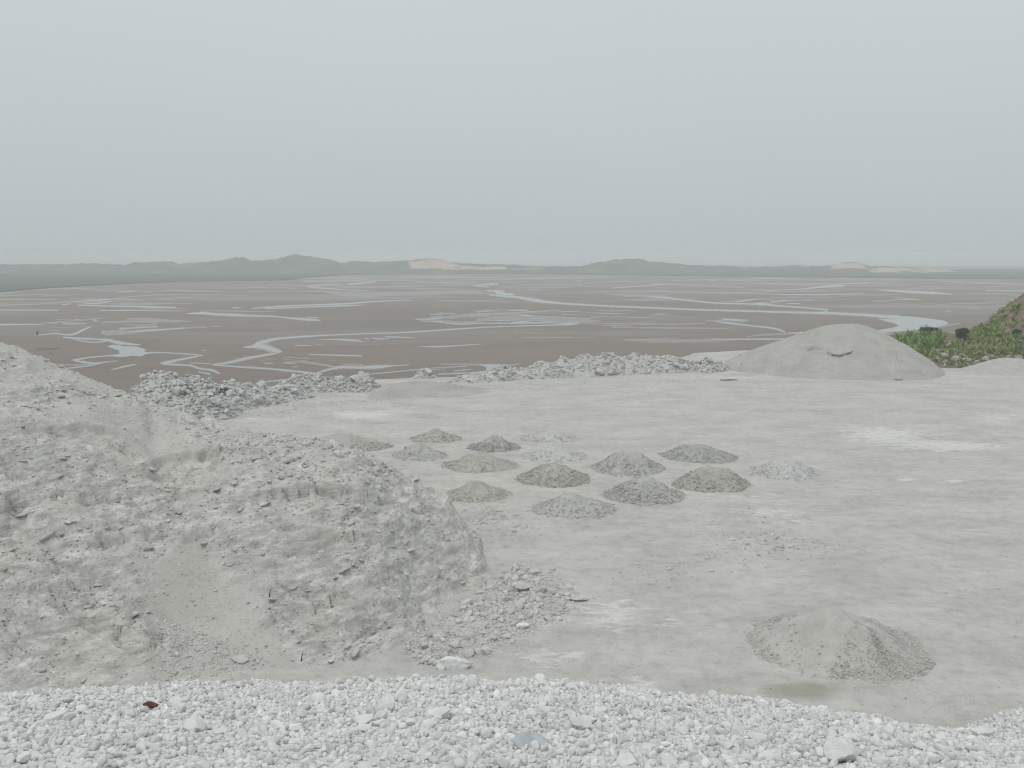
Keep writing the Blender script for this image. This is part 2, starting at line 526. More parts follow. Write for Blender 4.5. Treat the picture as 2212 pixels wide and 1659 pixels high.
def leaf_mat(name, a, bcol, c):
    m, N, L, b = nodes_of(name)
    col = ramp(N, L, attr(N, "tone"), [(0, a), (.5, bcol), (1, c)])
    L.new(col, b.inputs["Base Color"])
    b.inputs["Roughness"].default_value = .7; b.inputs["Specular IOR Level"].default_value = .2
    return m
M['grass'] = leaf_mat("grass_blades", (.125, .195, .06), (.23, .315, .10), (.40, .39, .20))
M['weed'] = leaf_mat("weed_leaves", (.13, .23, .075), (.22, .34, .115), (.32, .41, .18))
M['bush'] = leaf_mat("bush_leaves", (.032, .052, .028), (.052, .078, .042), (.09, .12, .06))
M['wood'] = simple_mat("weathered_wood", [(.3, (.13, .10, .075)), (.7, (.22, .175, .13))], 4, .9, .1, None, 12, .02)
M['dark_wood'] = simple_mat("dark_twig_bark", [(.3, (.035, .03, .025)), (.7, (.06, .05, .045))], 8, .9, .1)

# ------------------------------------------------------------------ the estuary: mud, water, marsh, dunes, sea
MUD_Z = -15.5
mud = link("mudflat_ground", make_mesh("mudflat_ground", [(-26000, -4000, MUD_Z), (26000, -4000, MUD_Z), (26000, 26000, MUD_Z), (-26000, 26000, MUD_Z)], np.array([[0, 1, 2, 3]]), M['mud'], False))
tag(mud, "brown tidal mudflat with wet streaks stretching to the dunes", kind='structure')

TX = {1: (0, 640), 2: (500, 640), 3: (1000, 640), 4: (1560, 640), 5: (1860, 600)}
TK = 640 / 2212.0
def tile(t, x, y):
    x0, y0 = TX[t]
    return (x0 + np.asarray(x, float) * TK) * S2D, (y0 + np.asarray(y, float) * TK) * S2D

WATER = [  # (tile, [(x, y, thickness)...]) watercourses followed over the flat
 (1, [(285,622,5),(400,608,8),(470,598,10),(520,610,10),(600,615,12),(640,604,14),(690,575,18),(770,545,8)]),
 (1, [(525,633,8),(620,642,12),(700,645,14),(800,650,10),(900,655,18),(1000,680,26),(1100,692,14),(1190,698,6)]),
 (1, [(600,644,6),(700,668,10),(800,678,8),(900,668,8)]),
 (1, [(1030,782,12),(850,795,9),(740,805,9),(660,820,14),(600,828,6)]),
 (1, [(615,826,12),(700,845,16),(800,857,14),(880,845,8),(1000,832,4)]),
 (1, [(500,905,8),(620,890,10),(750,875,8),(860,852,6)]),
 (1, [(1240,762,10),(1400,765,8),(1500,770,8),(1600,778,10),(1715,785,6)]),
 (1, [(1715,785,6),(1600,808,13),(1500,825,17),(1420,845,26),(1345,854,8)]),
 (1, [(1370,858,14),(1530,868,13),(1620,872,12),(1650,888,14),(1700,902,15),(1790,910,18),(1860,945,12)]),
 (1, [(1600,852,5),(1700,853,8),(1790,858,5)]),
 (1, [(1660,925,6),(1780,945,14)]),
 (1, [(930,912,6),(1030,885,13),(1155,861,8)]),
 (1, [(1570,435,6),(1650,432,14),(1720,428,22),(1800,440,18),(1950,445,22),(2110,452,16),(2330,458,10),(2370,465,8),(2530,479,18),(2600,485,20),(2712,491,6)]),
 (1, [(2580,464,6),(2700,468,6)]),
 (1, [(-200,402,8),(0,403,8),(250,405,7),(500,406,6)]),
 (1, [(840,408,6),(1100,407,8),(1420,405,4)]),
 (1, [(650,362,8),(1000,372,10),(1300,379,13),(1490,383,8)]),
 (1, [(520,359,8),(600,351,6)]), (1, [(700,352,6),(850,346,12),(945,327,6)]), (1, [(620,331,6),(800,325,10),(950,310,5)]),
 (1, [(980,254,5),(1140,248,6)]), (1, [(1310,310,5),(1470,314,5)]), (1, [(-60,264,10),(50,260,8),(130,257,4)]),
 (1, [(-100,532,14),(0,528,14),(200,525,10),(370,525,5)]), (1, [(370,511,5),(490,516,7)]), (1, [(520,518,7),(600,522,10),(745,520,5)]),
 (1, [(740,481,5),(820,482,5)]), (1, [(770,495,6),(845,498,5)]), (1, [(630,484,5),(680,486,5)]), (1, [(1690,739,6),(1745,746,5)]),
 (1, [(1080,590,8),(1250,575,14),(1400,568,12),(1570,555,10)]), (1, [(1660,548,5),(1750,550,4)]), (1, [(1780,541,5),(1865,542,5)]),
 (1, [(1000,566,8),(1150,555,8),(1330,541,10)]),
 (2, [(55,866,6),(150,857,15),(250,838,20),(340,815,24),(450,795,17),(560,775,17),(655,757,5)]),
 (2, [(655,757,5),(620,750,32),(560,735,44),(500,712,48),(430,706,36),(390,715,16),(315,719,6)]),
 (2, [(420,692,22),(490,675,30),(560,655,24),(620,645,16),(830,628,15),(1000,618,11),(1150,612,10),(1400,602,9),(1600,597,10),(1800,587,11),(2000,573,11),(2180,561,11),(2378,549,8),(2630,540,7),(2980,530,9),(3110,524,14),(3150,520,5)]),
 (3, [(1410,521,5),(1330,516,8),(1200,512,6),(900,516,8),(600,515,7),(400,524,9),(230,505,5)]),
 (2, [(55,867,6),(300,885,13),(550,900,13),(750,920,15),(950,941,14),(995,944,6)]),
 (2, [(935,943,12),(1000,916,13),(1050,905,14),(1130,886,22),(1330,890,20),(1440,885,32),(1590,875,9),(1735,867,4)]),
 (2, [(990,945,8),(900,962,16),(700,992,12),(500,1010,8)]),
 (2, [(660,852,7),(785,853,7)]), (2, [(500,854,6),(585,853,5)]), (2, [(730,884,6),(795,884,6)]),
 (2, [(870,779,4),(1050,784,10),(1330,792,11),(1338,792,4)]),
 (2, [(1390,946,8),(1540,932,8),(1740,912,7),(2035,902,5)]), (2, [(1740,908,4),(2000,888,5),(2212,880,7)]), (2, [(2090,918,7),(2250,905,9)]),
 (2, [(1960,947,9),(2200,935,13),(2240,934,5)]),
 (2, [(1805,712,4),(1950,714,12),(2145,705,8),(2340,690,4)]),
 (2, [(970,655,4),(1080,650,8),(1180,655,14),(1240,660,20),(1340,669,6)]), (2, [(1340,642,7),(1390,646,6)]), (2, [(1405,640,8),(1480,650,10),(1565,645,5)]),
 (2, [(1510,628,7),(1600,632,10),(1775,640,5)]), (2, [(755,702,7),(895,704,6)]), (2, [(930,695,4),(1005,703,4)]),
 (2, [(220,387,7),(310,384,8)]), (2, [(390,391,6),(520,381,11),(700,370,10),(1000,358,11),(1200,351,12),(1400,335,10),(1725,318,4)]),
 (2, [(500,393,7),(720,385,8),(980,375,8),(1200,368,10),(1360,360,4)]),
 (2, [(845,207,8),(950,198,11),(1050,187,11),(1155,184,5)]), (2, [(1195,187,10),(1320,178,14),(1445,160,8)]),
 (2, [(870,209,12),(1000,220,12),(1180,232,6),(1400,243,5)]), (2, [(830,160,12),(940,156,5)]), (2, [(1770,482,7),(1900,482,8),(2005,478,5)]),
 (3, [(235,427,5),(400,438,6)]), (3, [(160,443,4),(300,440,4)]), (3, [(820,405,7),(1000,404,8)]), (3, [(930,447,12),(1040,456,12)]), (3, [(380,524,8),(540,520,8)]),
 (3, [(525,199,7),(640,188,14),(755,180,9)]), (3, [(560,202,8),(680,212,6)]), (3, [(640,240,10),(720,243,16),(805,242,8)]),
 (3, [(720,252,20),(800,270,32),(895,275,8)]), (3, [(665,275,8),(780,285,16),(900,295,14),(960,302,24),(1050,320,28),(1150,335,21),(1300,350,15),(1500,361,13),(1700,372,13),(1960,382,13),(2436,402,13),(2836,412,14),(3236,424,15),(3480,430,18),(3640,435,20),(3890,449,22),(4150,462,24)]),
 (3, [(1705,218,7),(1900,205,6),(2180,183,7)]), (3, [(1390,160,7),(1460,157,5)]), (3, [(1000,232,5),(1130,237,5)]),
 (3, [(2000,290,8),(2136,297,16),(2236,312,11),(2386,325,10),(2496,338,13),(2636,348,11),(2886,353,10),(2940,352,22),(3000,352,22),(3090,368,11),(3340,385,10),(3500,400,13),(3550,407,16),(3480,424,12)]),
 (4, [(800,332,6),(870,332,14),(900,320,8),(1000,315,4)]), (4, [(1100,338,8),(1200,327,10),(1325,325,4)]), (4, [(1395,320,7),(1475,318,5)]), (4, [(1240,345,7),(1365,351,6)]),
 (4, [(1060,245,6),(1145,238,7)]), (4, [(1250,234,5),(1370,228,8),(1480,215,9),(1550,208,17),(1650,203,20),(1745,198,8)]), (4, [(1640,188,5),(1750,180,8),(1950,175,7)]),
 (4, [(1200,275,6),(1500,275,8),(1900,265,5)]),
 (4, [(690,478,6),(790,487,17),(935,490,4)]), (4, [(640,500,5),(760,515,14),(900,532,11),(1050,548,11),(1150,560,13),(1210,580,15),(1240,593,6)]),
 (4, [(1250,602,8),(1380,595,14),(1500,592,16)]), (4, [(600,650,6),(900,651,10),(1240,648,12)]), (4, [(570,160,7),(655,155,5)]), (4, [(840,118,6),(1350,115,5)]),
 (5, [(970,372,5),(1150,382,16),(1300,392,20),(1500,402,12),(1615,409,5)]), (5, [(1090,450,5),(1320,455,6)]), (5, [(1540,550,6),(1610,553,6)]),
 (5, [(1880,381,6),(2300,380,7)]), (5, [(820,264,5),(1200,268,5)]), (5, [(980,746,8),(1090,742,6)]),
]
WET = [
 (1, [(1060,478,10),(1300,490,34),(1450,498,24),(1630,499,4)]), (1, [(860,506,10),(1100,502,18),(1330,508,10)]), (1, [(1150,537,10),(1340,520,12)]),
 (1, [(850,585,20),(880,600,40),(960,598,44),(1080,592,34),(1250,580,18),(1400,570,14),(1700,546,10)]), (1, [(1000,560,18),(1150,550,16),(1340,544,20)]),
 (1, [(-100,366,10),(250,357,10),(450,346,10),(640,338,6)]), (1, [(1140,246,5),(1500,242,6),(1770,238,5)]), (1, [(980,300,6),(1300,275,8),(1860,270,6)]), (1, [(400,580,6),(520,575,7)]),
 (1, [(340,515,8),(560,500,10),(860,470,8)]), (1, [(480,862,8),(620,868,14),(800,862,10)]),
 (2, [(820,838,22),(900,852,22),(1000,866,20),(1110,886,18)]), (2, [(1140,872,12),(1250,862,16),(1340,866,14)]), (2, [(660,845,8),(860,832,14)]),
 (2, [(960,240,8),(1150,272,30),(1400,275,44),(1700,262,26),(2212,248,26),(2330,245,8)]), (2, [(1080,212,6),(1400,215,8),(1900,222,8),(2300,228,6)]), (2, [(1900,170,6),(2300,168,10)]), (2, [(700,140,8),(1400,130,8),(2200,120,8)]),
 (2, [(650,800,6),(900,815,8)]), (3, [(250,500,10),(420,506,16),(640,512,10)]),
 (3, [(560,490,20),(900,470,50),(1300,480,44),(1620,500,14)]), (3, [(150,470,8),(500,450,30),(900,430,24),(1300,402,6)]),
 (3, [(1640,268,6),(1900,280,18),(2100,285,22),(2212,296,12)]), (3, [(1500,520,6),(1900,520,12),(2212,525,14),(2500,515,8)]), (3, [(1700,550,8),(2212,555,16),(2700,560,6)]),
 (3, [(1800,655,8),(2100,660,34),(2212,665,30),(2500,660,28),(2800,655,6)]), (4, [(0,240,8),(300,252,14),(800,262,14),(1250,272,8)]), (4, [(0,285,20),(250,300,20),(420,318,8)]),
 (4, [(560,495,8),(680,492,16),(900,500,8)]), (4, [(900,632,6),(1000,615,14),(1260,606,14)]), (4, [(940,745,8),(1080,720,30),(1180,700,10)]),
 (5, [(960,368,6),(1200,385,30),(1450,395,30),(1620,410,6)]), (5, [(1720,520,10),(1850,525,14)]), (5, [(1900,511,6),(2090,504,8)]), (5, [(1090,430,6),(1350,460,10)]),
 (3, [(250,860,8),(600,865,20),(800,880,30),(940,855,8)]), (5, [(1500,690,8),(1600,665,14),(1690,650,4)]),
 (4, [(100,180,10),(500,195,14),(900,215,8)]), (5, [(1500,300,6),(2250,330,14)]), (3, [(400,150,6),(1000,140,12),(1700,130,6)]),
]
POND = [
 (1, [(905,712),(940,697),(1010,700),(1040,710),(1150,712),(1240,738),(1215,752),(1285,768),(1230,778),(1190,797),(1120,790),(1030,802),(955,798),(1010,772),(1000,745),(940,725)]),
 (5, [(560,558),(760,570),(900,575),(1150,590),(1300,600),(1430,615),(1540,632),(1575,652),(1560,665),(1480,690),(1330,708),(1000,738),(900,738),(940,725),(1000,708),(1100,692),(1155,676),(1130,660),(1050,640),(975,613),(1060,616),(1150,624),(1000,605),(800,590),(560,576)]),
 (3, [(580,865),(760,860),(830,885),(830,960),(560,960),(480,930),(640,920),(650,890)]),
]
def ribbon(t, pts, z, jit=.18):
    p = np.array(pts, float)
    X, Y = tile(t, p[:, 0], p[:, 1]); Wd = p[:, 2] * TK * S2D
    s = np.r_[0, np.cumsum(np.hypot(np.diff(X), np.diff(Y) * 3))]
    n = max(6, int(s[-1] / 4))
    q = np.linspace(0, s[-1], n)
    # smooth interpolation
    X, Y, Wd = np.interp(q, s, X), np.interp(q, s, Y), np.interp(q, s, Wd)
    for _ in range(4):
        for A in (X, Y, Wd): A[1:-1] = .5 * A[1:-1] + .25 * (A[:-2] + A[2:])
    Wd[0] *= .15; Wd[-1] *= .15
    tx, ty = np.gradient(X), np.gradient(Y)
    l = np.hypot(tx, ty) + 1e-6; nx, ny = -ty / l, tx / l
    nx = nx * 1.0
    k = rng.uniform(0, 99)
    ja = 1 + jit * 2.2 * perlin(q * .16 + k, 0.3); jb = 1 + jit * 2.2 * perlin(q * .16 + k, 7.7)
    a = at_z(X + nx * Wd * .5 * ja, Y + ny * Wd * .5 * ja, z); b = at_z(X - nx * Wd * .5 * jb, Y - ny * Wd * .5 * jb, z)
    v = np.concatenate([a, b]); i = np.arange(n - 1)
    f = np.stack([i, i + 1, i + 1 + n, i + n], -1)
    # wind the quads upward
    fl = (np.cross(v[f[:, 1]] - v[f[:, 0]], v[f[:, 3]] - v[f[:, 0]])[:, 2] < 0)
    f[fl] = f[fl][:, ::-1]
    return v, f

def build_ribbons(name, items, z0, mat, extra=None):
    vs, fs, o = [], [], 0
    for i, (t, pts) in enumerate(items):
        v, f = ribbon(t, pts, z0 + i * .00008)
        vs.append(v); fs.append(f + o); o += len(v)
    me_v = np.concatenate(vs); faces = [np.concatenate(fs)]
    for j, (t, poly) in enumerate(extra or []):
        p = np.array(poly, float); X, Y = tile(t, p[:, 0], p[:, 1])
        q = at_z(X, Y, z0 + (len(items) + j) * .00008)
        from mathutils.geometry import tessellate_polygon
        tr = np.array(tessellate_polygon([[Vector((a, b, 0)) for a, b, c in q]]))
        fl = np.cross(q[tr[:, 1]] - q[tr[:, 0]], q[tr[:, 2]] - q[tr[:, 0]])[:, 2] < 0
        tr[fl] = tr[fl][:, ::-1]
        me_v = np.concatenate([me_v, q]); faces.append(tr + o); o += len(q)
    return link(name, make_mesh(name, me_v, faces, mat, False))

# small streaks that lie in families on the flat
def streaks(t, x0, x1, y0, y1, n, l0, l1, th0, th1):
    out = []
    for _ in range(n):
        x, y, l, th = rng.uniform(x0, x1), rng.uniform(y0, y1), rng.uniform(l0, l1), rng.uniform(th0, th1)
        s = rng.normal(0, .025)
        out.append((t, [(x - l / 2, y - s * l / 2, th * .5), (x - l * .15, y, th), (x + l * .2, y + rng.normal(0, 1), th * .9), (x + l / 2, y + s * l / 2, th * .4)]))
    return out
ws = streaks(3, 180, 1650, 400, 522, 44, 50, 260, 2.5, 6) + streaks(3, 1300, 2200, 430, 530, 22, 80, 300, 2, 4)
wthin = streaks(2, 700, 1800, 640, 710, 10, 40, 200, 2.5, 5) + streaks(1, 350, 1500, 470, 560, 20, 60, 260, 2.5, 6) + streaks(4, 0, 2200, 170, 330, 10, 80, 420, 2, 4.5) + streaks(5, 900, 2200, 290, 470, 8, 80, 400, 2, 4) + streaks(2, 400, 1300, 810, 880, 14, 40, 160, 3, 6) + streaks(3, 0, 2200, 120, 260, 10, 80, 400, 2, 4.5) + streaks(4, 0, 1200, 640, 680, 10, 100, 400, 2, 4) + streaks(1, 0, 2200, 220, 400, 8, 80, 400, 2, 5)
wide = [(t, [(x, y, w_ * 1.5 + 2) for x, y, w_ in pts]) for t, pts in WATER]
wsheen = streaks(3, 0, 2200, 100, 330, 22, 200, 900, 5, 12) + streaks(4, 0, 2200, 120, 340, 22, 200, 900, 5, 12) + streaks(1, 0, 2200, 190, 420, 24, 200, 800, 5, 12) \
   + streaks(2, 300, 2200, 110, 330, 18, 200, 900, 5, 11) + streaks(3, 800, 2200, 400, 700, 14, 200, 700, 5, 12) + streaks(5, 900, 2200, 280, 520, 14, 200, 700, 4, 10)
o = build_ribbons("wet_sand_ground", WET + wsheen + wthin, MUD_Z + .004, M['wet_sand'])
tag(o, "patches of wet shining sand on the mudflat", kind='structure')
o = build_ribbons("channel_margin_ground", wide, MUD_Z + .022, M['damp_mud'])
tag(o, "damp margins along the tidal channels", kind='structure')
o = build_ribbons("water", [(t, [(x, y, w_ * .85) for x, y, w_ in pts]) for t, pts in WATER] + ws, MUD_Z + .034, M['water'], POND)
tag(o, "pale braided tidal channels and pools on the mudflat", kind='structure')

# sea beyond the dunes
sea = link("sea", make_mesh("sea", [(-25500, 2500, MUD_Z + .3), (25500, 2300, MUD_Z + .3), (25500, 25500, MUD_Z + .3), (-25500, 25500, MUD_Z + .3)], np.array([[0, 1, 2, 3]]), M['sea'], False))
tag(sea, "pale sea beyond the dunes fading into haze", kind='structure')

# seaweed patches
def patch_poly(cx, cy, rx, ry, z, n=40):
    a = np.linspace(0, 2 * np.pi, n, endpoint=False)
    r = 1 + .35 * perlin(np.cos(a) * 2 + cx, np.sin(a) * 2)
    return at_z(cx + rx * r * np.cos(a), cy + ry * r * np.sin(a), z)
vs, fs, o_ = [], [], 0
for cx, cy, rx, ry in [(100, 752.5, 22, 2.4), (127, 752, 8, 1.4), (111, 763, 9, 1.4), (88, 755, 12, 1.2)]:
    v = patch_poly(cx, cy, rx, ry, MUD_Z + .05 + .004 * len(vs))
    vs.append(np.r_[v, [v.mean(0)]]); n = len(v)
    fs.append(np.stack([np.arange(n), np.roll(np.arange(n), -1), np.full(n, n)], -1) + o_); o_ += n + 1
o = link("seaweed", make_mesh("seaweed", np.concatenate(vs), np.concatenate(fs), M['seaweed'], False))
tag(o, "thin green seaweed patches on the brown mud", kind='stuff')

# marsh: a low turf platform with a small cliff edge
fr = np.array([(-400, 668), (-150, 648), (0, 632), (60, 626), (130, 621.5), (230, 616), (330, 611.5), (430, 609), (520, 607), (600, 606.5), (640, 604), (660, 600), (740, 595), (900, 592.5), (1106, 592), (1300, 594.5), (1500, 597), (1700, 599), (1900, 601.5), (2100, 603), (2300, 604), (2600, 606), (3200, 612)], float)
xs = np.linspace(-400, 3200, 500)
yf = np.interp(xs, fr[:, 0], fr[:, 1]) + .5 * fbm(xs * .02, 0.0, 0, 3)
a = at_z(xs, yf, MUD_Z - .2); b = a + [0, .8, 1.1]
yb = 1900.0
c = np.stack([b[:, 0] * yb / b[:, 1], np.full(len(xs), yb), np.full(len(xs), MUD_Z + .9)], -1)
v = np.concatenate([a, b, c]); n = len(xs); i = np.arange(n - 1)
f = np.concatenate([np.stack([i, i + 1, i + 1 + n, i + n], -1), np.stack([i + n, i + 1 + n, i + 1 + 2 * n, i + 2 * n], -1)])
o = link("marsh_land", make_mesh("marsh_land", v, f, M['marsh'], False))
tag(o, "flat grey green salt marsh in front of the dunes", kind='structure')

# dunes
SIL = np.array([(-600, 574), (-300, 571), (0, 572), (60, 570), (130, 571), (200, 569), (265, 573), (290, 567), (360, 564), (390, 569), (440, 566), (480, 562), (510, 555.5), (530, 557.5), (548, 563.5), (590, 560), (625, 551), (645, 549), (680, 555), (720, 562), (737, 567.5), (770, 563), (800, 566), (850, 564), (880, 562), (920, 558), (950, 559), (975, 567), (1000, 569), (1050, 571.5), (1090, 571.5), (1130, 574.5), (1200, 576), (1250, 575), (1290, 567), (1340, 560), (1385, 558), (1405, 564), (1450, 568), (1500, 573), (1560, 574), (1640, 577), (1700, 574.5), (1735, 572), (1760, 575.5), (1800, 571), (1835, 566), (1855, 567.5), (1885, 575), (1950, 577), (2050, 583), (2100, 587), (2212, 593), (2400, 600), (3000, 606)], float)
DY = 1650.0
F = Field(-1400, 1500, 1480, 1900, 3.2)
ridge = DY + 50 * fbm(F.X * .004, 3.1, 0, 2)
px = 1106 + FOC * F.X / (DY * CP + 20 * SP)
sil = np.interp(px, SIL[:, 0], SIL[:, 1]) + 1.6 * fbm(px * .045, 1.7, 0, 5, 0, .65) - 1.3 * (ridged(px * .035, 5.5, 0, 3) - .8)
top = at_y(px, sil, ridge)[..., 2] - MUD_Z
dist = (F.Y - ridge)
prof = np.where(dist < 0, np.exp(-(dist / 75.0) ** 2), np.exp(-(dist / 130.0) ** 2))
hum = .45 * fbm(F.X * .018, F.Y * .018, 0, 4, 5) + .28 * np.clip(fbm(F.X * .008, F.Y * .012, 0, 3, 9), 0, 1)
H = np.clip(top, 0, 40) * (prof + hum * sstep(-150, -40, dist) * np.where(dist < -20, 1, .1) * .65)
for it in range(3):
    cx_d, cy_d = project(np.stack([F.X, F.Y, MUD_Z - .2 + H], -1))
    bins = np.arange(-450, 2700, 7.0); cur = np.full(len(bins), 9e9)
    ib = np.clip(((cx_d + 453.5) / 7).astype(int), 0, len(bins) - 1)
    np.minimum.at(cur, ib.ravel(), cy_d.ravel())
    want = np.interp(bins, SIL[:, 0], SIL[:, 1]) + 1.3 * fbm(bins * .05, 1.7, 0, 4, 0, .65)
    base_d = project(np.array([[0, DY, MUD_Z - .2]]))[1][0]
    ratio = np.clip((base_d - want) / np.maximum(base_d - cur, 1.0), .4, 1.8)
    H = H * np.interp(cx_d, bins, ratio)
foot = 4.5 * np.exp(-((dist + 95) / 40) ** 2) * np.clip(.6 + 1.2 * fbm(F.X * .02, F.Y * .03, 0, 3, 12), 0, 2) * np.clip(top / 8, 0, 1)
H = H + np.clip(H / 6, 0, 1) * (1.6 * fbm(F.X * .035, F.Y * .035, 0, 4, 31, .6)) * np.where(np.abs(dist) < 12, .35, 1)
F.Z = MUD_Z - .2 + np.maximum(H, foot * (prof < .75))
q = np.stack([F.X, F.Y, F.Z], -1); ppx, ppy = project(q)
sand = np.zeros_like(F.X)
for x0, x1, y0, y1, s in [(880, 985, 561, 579, .8), (950, 1100, 575, 582, .75), (1100, 1180, 577, 582, .6), (1795, 1870, 568, 580, .85), (1735, 1760, 573, 580, .6), (1870, 2080, 578, 588, .65), (1600, 1630, 577, 582, .6), (1460, 1490, 573, 579, .45)]:
    sand = np.maximum(sand, s * sstep(x0 - 14, x0 + 14, ppx) * (1 - sstep(x1 - 14, x1 + 14, ppx)) * sstep(y0 - 3, y0 + 2, ppy) * (1 - sstep(y1 - 1, y1 + 3, ppy)))
o = link("hills", F.mesh("hills", M['dune'], F.Z > MUD_Z - .1, {"sand": sand}))
tag(o, "low grassy sand dunes with bare pale faces along the far shore", kind='structure')

# a stake out on the mud
p = at_z(80, 722.5, MUD_Z)
def rod(p0, p1, r0, r1, n=7, bend=0.0, segs=4):
    p0, p1 = np.array(p0, float), np.array(p1, float)
    d = p1 - p0; d /= np.linalg.norm(d)
    a = np.cross(d, [.3, .9, .2]); a /= np.linalg.norm(a); b = np.cross(d, a)
    vs = []
    for k in range(segs + 1):
        t = k / segs
        c = p0 + (p1 - p0) * t + a * bend * math.sin(t * math.pi)
        r = r0 + (r1 - r0) * t
        for j in range(n):
            an = 2 * math.pi * j / n
            rr = r * (1 + .15 * math.sin(j * 2.3 + k))
            vs.append(c + (a * math.cos(an) + b * math.sin(an)) * rr)
    fs = [(k * n + j, k * n + (j + 1) % n, (k + 1) * n + (j + 1) % n, (k + 1) * n + j) for k in range(segs) for j in range(n)]
    vs.append(p0); vs.append(p1)
    tr = [((j + 1) % n, j, len(vs) - 2) for j in range(n)] + [(segs * n + j, segs * n + (j + 1) % n, len(vs) - 1) for j in range(n)]
    return np.array(vs), [np.array(fs), np.array(tr)]
v, f = rod(p - [0, 0, .3], p + [.1, 0, 1.1], .35, .25, 8)
o = link("mooring_post", make_mesh("mooring_post", v, f, M['dark_wood']))
tag(o, "tiny dark post standing alone on the brown mudflat by a channel", "post")

# ------------------------------------------------------------------ quarry floor
RIM = np.array([(-95, 100), (-60, 100), (-36, 102), (-25, 110), (-12, 118), (5, 121), (16, 126), (27, 148), (34, 151), (140, 158)], float)
def rim_y(x): return np.interp(x, RIM[:, 0], RIM[:, 1])
F = Field(-90, 120, 6, 172, .3)
edge = F.Y - (rim_y(F.X) + 1.2 * fbm(F.X * .12, 2.2, 0, 3, 3))
F.Z = .09 * fbm(F.X * .09, F.Y * .09, 0, 3, 1) + .035 * fbm(F.X * .5, F.Y * .6, 0, 3, 2)
F.Z = np.where(edge > 0, F.Z - np.clip(edge, 0, 17) * .95, F.Z)
ppx, ppy = project(np.stack([F.X, F.Y, F.Z], -1))
# rough heaps of broken ground left by machines
rough = np.zeros_like(F.X)
for cx, cy, rx, ry, a_ in [(1620, 1125, 70, 14, .5), (1660, 1180, 95, 26, .9), (1440, 1230, 100, 14, .8), (1330, 1215, 80, 12, .5), (560, 885, 130, 16, .9), (700, 868, 160, 12, .5), (1060, 1130, 70, 35, .4), (1180, 1250, 110, 50, .7), (1050, 1340, 160, 60, .8)]:
    rough = np.maximum(rough, a_ * np.exp(-((ppx - cx) / rx) ** 2 - ((ppy - cy) / ry) ** 2))
F.Z += rough * (.16 * ridged(F.X * .6, F.Y * .6, 0, 4, 7) + .05)
pale = -.03 + .26 * fbm(F.X * .05, F.Y * .09, 0, 3, 14)
for cx, cy, rx, ry, a_ in [(1320, 1330, 95, 55, .55), (1190, 1420, 90, 28, .55), (1385, 1475, 60, 25, .6), (780, 897, 90, 12, .6), (540, 905, 60, 5, .5), (1120, 985, 300, 10, -.1), (2060, 965, 150, 14, .62), (1900, 938, 120, 24, .55),
                           (2110, 1150, 70, 22, .5), (2080, 872, 170, 22, .4), (1560, 890, 190, 10, .42), (2150, 905, 110, 20, .45), (1960, 1036, 26, 4, .75), (2060, 1040, 30, 4, .65), (1680, 1110, 110, 30, .35), (1560, 1070, 160, 18, .3),
                           (2190, 1080, 60, 24, .4), (1390, 1500, 40, 20, .5), (1640, 1200, 200, 40, .25), (1330, 868, 200, 8, .35), (1500, 815, 160, 5, .5), (1250, 980, 120, 10, .2), (2090, 1270, 60, 14, .35), (2000, 1420, 50, 12, .25), (1470, 1340, 80, 24, .3), (1500, 1400, 40, 20, .3), (2100, 815, 140, 10, .4), (1030, 1110, 60, 40, .2)]:
    pale += a_ * np.exp(-((ppx - cx) / rx) ** 2 - ((ppy - cy) / ry) ** 2)
olive = np.zeros_like(F.X)
for cx, cy, rx, ry, a_ in [(1735, 1492, 95, 20, 1.15), (1570, 1338, 30, 5, .6), (1560, 1437, 26, 6, .5), (1850, 972, 20, 2.5, .6), (1290, 1415, 30, 18, .45), (2040, 1085, 40, 6, .3), (1330, 860, 60, 4, .2)]:
    olive += a_ * np.exp(-((ppx - cx) / rx) ** 2 - ((ppy - cy) / ry) ** 2)
damp = np.zeros_like(F.X)
for cx, cy, rx, ry, a_ in [(1570, 1470, 160, 50, .5), (1500, 1310, 140, 26, .45), (1330, 1440, 80, 40, .3), (1900, 1540, 200, 40, .4), (2130, 1310, 120, 22, .45), (2000, 975, 26, 3, .8), (1150, 820, 260, 10, .3), (620, 880, 160, 22, .45), (1560, 1180, 260, 50, .2), (900, 850, 160, 16, .3)]:
    damp += a_ * np.exp(-((ppx - cx) / rx) ** 2 - ((ppy - cy) / ry) ** 2)
tr = np.random.default_rng(5)
